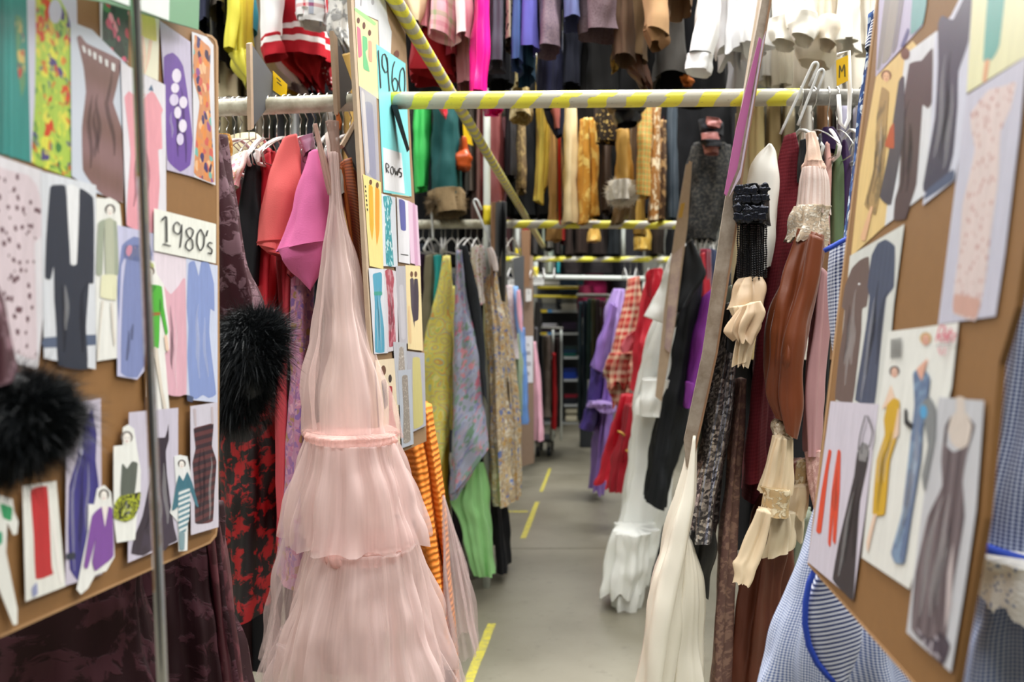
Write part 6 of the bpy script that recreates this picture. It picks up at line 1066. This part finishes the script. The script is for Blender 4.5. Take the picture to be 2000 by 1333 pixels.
for (x0, x1, y1, c, lb, nm) in ((1172, 1196, 415, '3a2a1e', 'dark brown velvet trousers left of the fluffy cuff', 'trousers'), (1222, 1244, 436, '4a3820', 'brown gold brocade skirt right of the fluffy cuff', 'skirt'), (1300, 1326, 430, '2f3a44', 'slate blue dress beside the dark lace dress', 'dress')):
    U(x0, x1, y1, Y2, f('mid2_' + c, c, rough=.6), nm, lb, y0=60, d=.16)
G('dress', 'yellow and green lozenge patterned dress, right of centre', 'dress', [('dress', '1246,200 1244,290 1240,384', '1276,200 1272,290 1270,386', Y2 - .6, .1, f('lozenge', 'cda24a', 'plaid', cols=['d8b458', 'c98436', 'e0c878', '5f8a4a', 'd8b458', 'b8602c'], s=2.2, rough=.5), dict(n=4, amp=.012))])
U(1236, 1262, 460, Y2, f('ochre_silk', 'a8843a', rough=.4), 'skirt', 'ochre silk skirt below the lozenge dress', y0=370, d=.12)
G('dress', 'copper lace dress with white flecks, right of the lozenge dress', 'dress', [('dress', '1272,205 1268,320 1264,435', '1290,205 1288,320 1286,430', Y2 - .45, .1, f('copper_lace', '9c6a34', 'lace', c2='e3d2b0', s=.7), dict(n=3, amp=.014)), ('back', '1284,240 1284,330 1282,430', '1302,240 1302,330 1300,430', Y2 - .2, .1, f('copper_back', '4a3422', 'lace', c2='a8865a', s=.7), AWAY)])
U(1290, 1302, 400, Y2 + .1, f('brick_silk', '9a2c24'), 'dress', 'brick red dress sliver behind the copper lace dress', y0=230, d=.1)
G('hat', 'black patent hat with a domed crown hanging right of centre', 'hat', [('crown', '1196,205 1198,225 1206,246', '1254,205 1254,230 1246,242', Y2 - .9, .1, f('black_patent', '17151a', rough=.3), dict(n=2, amp=.01)), ('brim', '1178,205 1182,214 1200,224', '1262,205 1262,214 1250,224', Y2 - .9, .14, f('black_patent', '17151a'), dict(n=3, amp=.01))])
_r = bpy.data.objects
fur('fluff', P(1215, 375, Y2 - .6), (.075, .1, .055), 6000, .035, flat('white_fur', 'eae4d8', .9), [o for o in _r if o.get('label', '').startswith('gold robe')][0], .1, 3, 9)
fur('fur_trim', P(872, 398, Y2 - .4), (.1, .16, .06), 7000, .04, flat('brown_fur_hair', '77654c', .9), [o for o in _r if o.get('label', '').startswith('dark teal coat with')][0], .2, 4, 7)
t = empty('lace_dress', P(1385, 240, 5.9), 'black lace evening dress with dusty pink satin at the neck, right of centre', 'dress')
drape('body', '1350,285 1340,340 1342,400 1338,470', '1428,285 1432,340 1424,400 1400,470', Y2 - .3, [.14, .2], f('black_lace', '17181a', 'lace', c2='3c3a34', s=2.8), t, n=6, amp=.025)
drape('pink_yoke', '1368,262 1370,280 1376,302', '1406,262 1408,280 1404,300', Y2 - .55, .06, f('dusty_rose_satin', 'a56a66', rough=.4), t, n=3, amp=.01)
drape('black_band', '1364,276 1372,282 1374,290', '1412,276 1410,284 1408,290', Y2 - .6, .07, BLACK, t, n=3, amp=.006)
drape('pink_bow', '1378,230 1376,238 1380,246', '1408,234 1410,240 1406,250', Y2 - .62, .04, f('dusty_rose_satin', 'a56a66'), t, n=3, amp=.01)
drape('neck', '1362,236 1364,250 1372,262', '1414,240 1414,252 1410,264', Y2 - .5, .07, BLK2, t, n=3, amp=.01)
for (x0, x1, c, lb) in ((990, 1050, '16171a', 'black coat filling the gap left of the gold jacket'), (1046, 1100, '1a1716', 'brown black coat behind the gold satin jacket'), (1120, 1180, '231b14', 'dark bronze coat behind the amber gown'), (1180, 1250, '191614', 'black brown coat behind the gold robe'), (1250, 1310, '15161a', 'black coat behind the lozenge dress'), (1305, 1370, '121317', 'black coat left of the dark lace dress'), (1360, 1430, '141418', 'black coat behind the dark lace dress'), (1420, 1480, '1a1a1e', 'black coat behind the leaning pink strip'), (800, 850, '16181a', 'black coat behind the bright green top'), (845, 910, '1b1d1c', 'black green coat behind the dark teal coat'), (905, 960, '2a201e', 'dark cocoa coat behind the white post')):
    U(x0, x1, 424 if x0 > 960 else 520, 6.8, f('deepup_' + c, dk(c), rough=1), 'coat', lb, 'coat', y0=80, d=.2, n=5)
# third upper rail, Y about 9.4, seen between the second and third crossbars
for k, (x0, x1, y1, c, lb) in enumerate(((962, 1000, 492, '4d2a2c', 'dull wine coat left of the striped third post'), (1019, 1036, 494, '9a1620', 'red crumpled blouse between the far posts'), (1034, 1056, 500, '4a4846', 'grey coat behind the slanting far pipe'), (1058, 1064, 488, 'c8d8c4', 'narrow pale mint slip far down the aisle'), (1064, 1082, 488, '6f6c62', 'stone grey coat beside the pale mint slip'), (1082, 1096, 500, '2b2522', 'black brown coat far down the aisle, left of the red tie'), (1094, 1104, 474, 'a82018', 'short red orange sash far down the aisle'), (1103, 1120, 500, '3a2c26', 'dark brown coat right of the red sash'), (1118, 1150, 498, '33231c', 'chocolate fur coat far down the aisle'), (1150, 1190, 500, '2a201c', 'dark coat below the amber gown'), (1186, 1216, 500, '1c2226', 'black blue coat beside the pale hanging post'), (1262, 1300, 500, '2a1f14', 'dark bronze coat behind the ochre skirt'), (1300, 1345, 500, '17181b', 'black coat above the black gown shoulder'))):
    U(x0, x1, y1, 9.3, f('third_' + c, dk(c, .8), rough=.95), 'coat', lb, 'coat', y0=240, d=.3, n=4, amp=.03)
U(1240, 1272, 488, 8.9, f('gold_lowhem', 'b8923c', 'lace', c2='d6b868', s=.6, rough=.4), 'skirt', 'gold brocade skirt hem far down the aisle', y0=430, d=.15)
U(1146, 1172, 472, 8.6, f('gold_low2', 'c29a4c', rough=.4), 'skirt', 'light gold skirt hem below the second crossbar', y0=430, d=.15)
for k, (x0, x1, y1, Y, c, lb) in enumerate(((1026, 1042, 535, 12.6, '8a5a1e', 'ochre coat beside the brown end panel'), (1050, 1064, 530, 12.8, '2a2a2c', 'black coat above the white crossbar, leftmost'), (1066, 1080, 534, 12.7, 'a8b0a0', 'pale grey green blouse above the white crossbar'), (1084, 1095, 534, 12.7, '2c8a92', 'turquoise blouse above the white crossbar'), (1096, 1140, 536, 12.9, '231c1c', 'brown black coat above the white crossbar'), (1138, 1200, 536, 12.9, '1c181a', 'black coat above the white crossbar, rightmost'), (1150, 1200, 575, 13.6, '3c1824', 'dark wine coat low behind the white crossbar'), (1196, 1260, 640, 13.2, '1d1c20', 'black coat at the end behind the plaid dress'), (1090, 1132, 570, 14.4, '1b2a38', 'navy coat behind the thin yellow crossbars'))):
    U(x0, x1, y1, Y, f('fourth_' + c, c), 'coat', lb, 'coat', y0=400 if Y < 13.5 else 500, d=.3, n=3, amp=.03)
rail(((-2.2, 12.85, 2.98), (1.4, 12.85, 2.98)), .02, M_galv, 'fourth upper rail far at the back')
# dark garments packed behind everything, second and third lower rows
for side in (-1, 1):
    for k in range(11):
        x = side * (.78 + k * .13); px = VX + x * F / 6.05
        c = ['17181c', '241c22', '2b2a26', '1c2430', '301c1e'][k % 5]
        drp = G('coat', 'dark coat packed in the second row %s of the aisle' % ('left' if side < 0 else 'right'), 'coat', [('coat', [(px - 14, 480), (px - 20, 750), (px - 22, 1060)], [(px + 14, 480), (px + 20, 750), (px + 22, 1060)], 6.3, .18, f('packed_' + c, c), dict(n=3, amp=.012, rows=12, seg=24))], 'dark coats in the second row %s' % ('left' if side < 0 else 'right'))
for side in (-1, 1):
    for k in range(7):
        x = side * (.95 + k * .15) + (.2 if side > 0 else 0); px = VX + x * F / 9.6
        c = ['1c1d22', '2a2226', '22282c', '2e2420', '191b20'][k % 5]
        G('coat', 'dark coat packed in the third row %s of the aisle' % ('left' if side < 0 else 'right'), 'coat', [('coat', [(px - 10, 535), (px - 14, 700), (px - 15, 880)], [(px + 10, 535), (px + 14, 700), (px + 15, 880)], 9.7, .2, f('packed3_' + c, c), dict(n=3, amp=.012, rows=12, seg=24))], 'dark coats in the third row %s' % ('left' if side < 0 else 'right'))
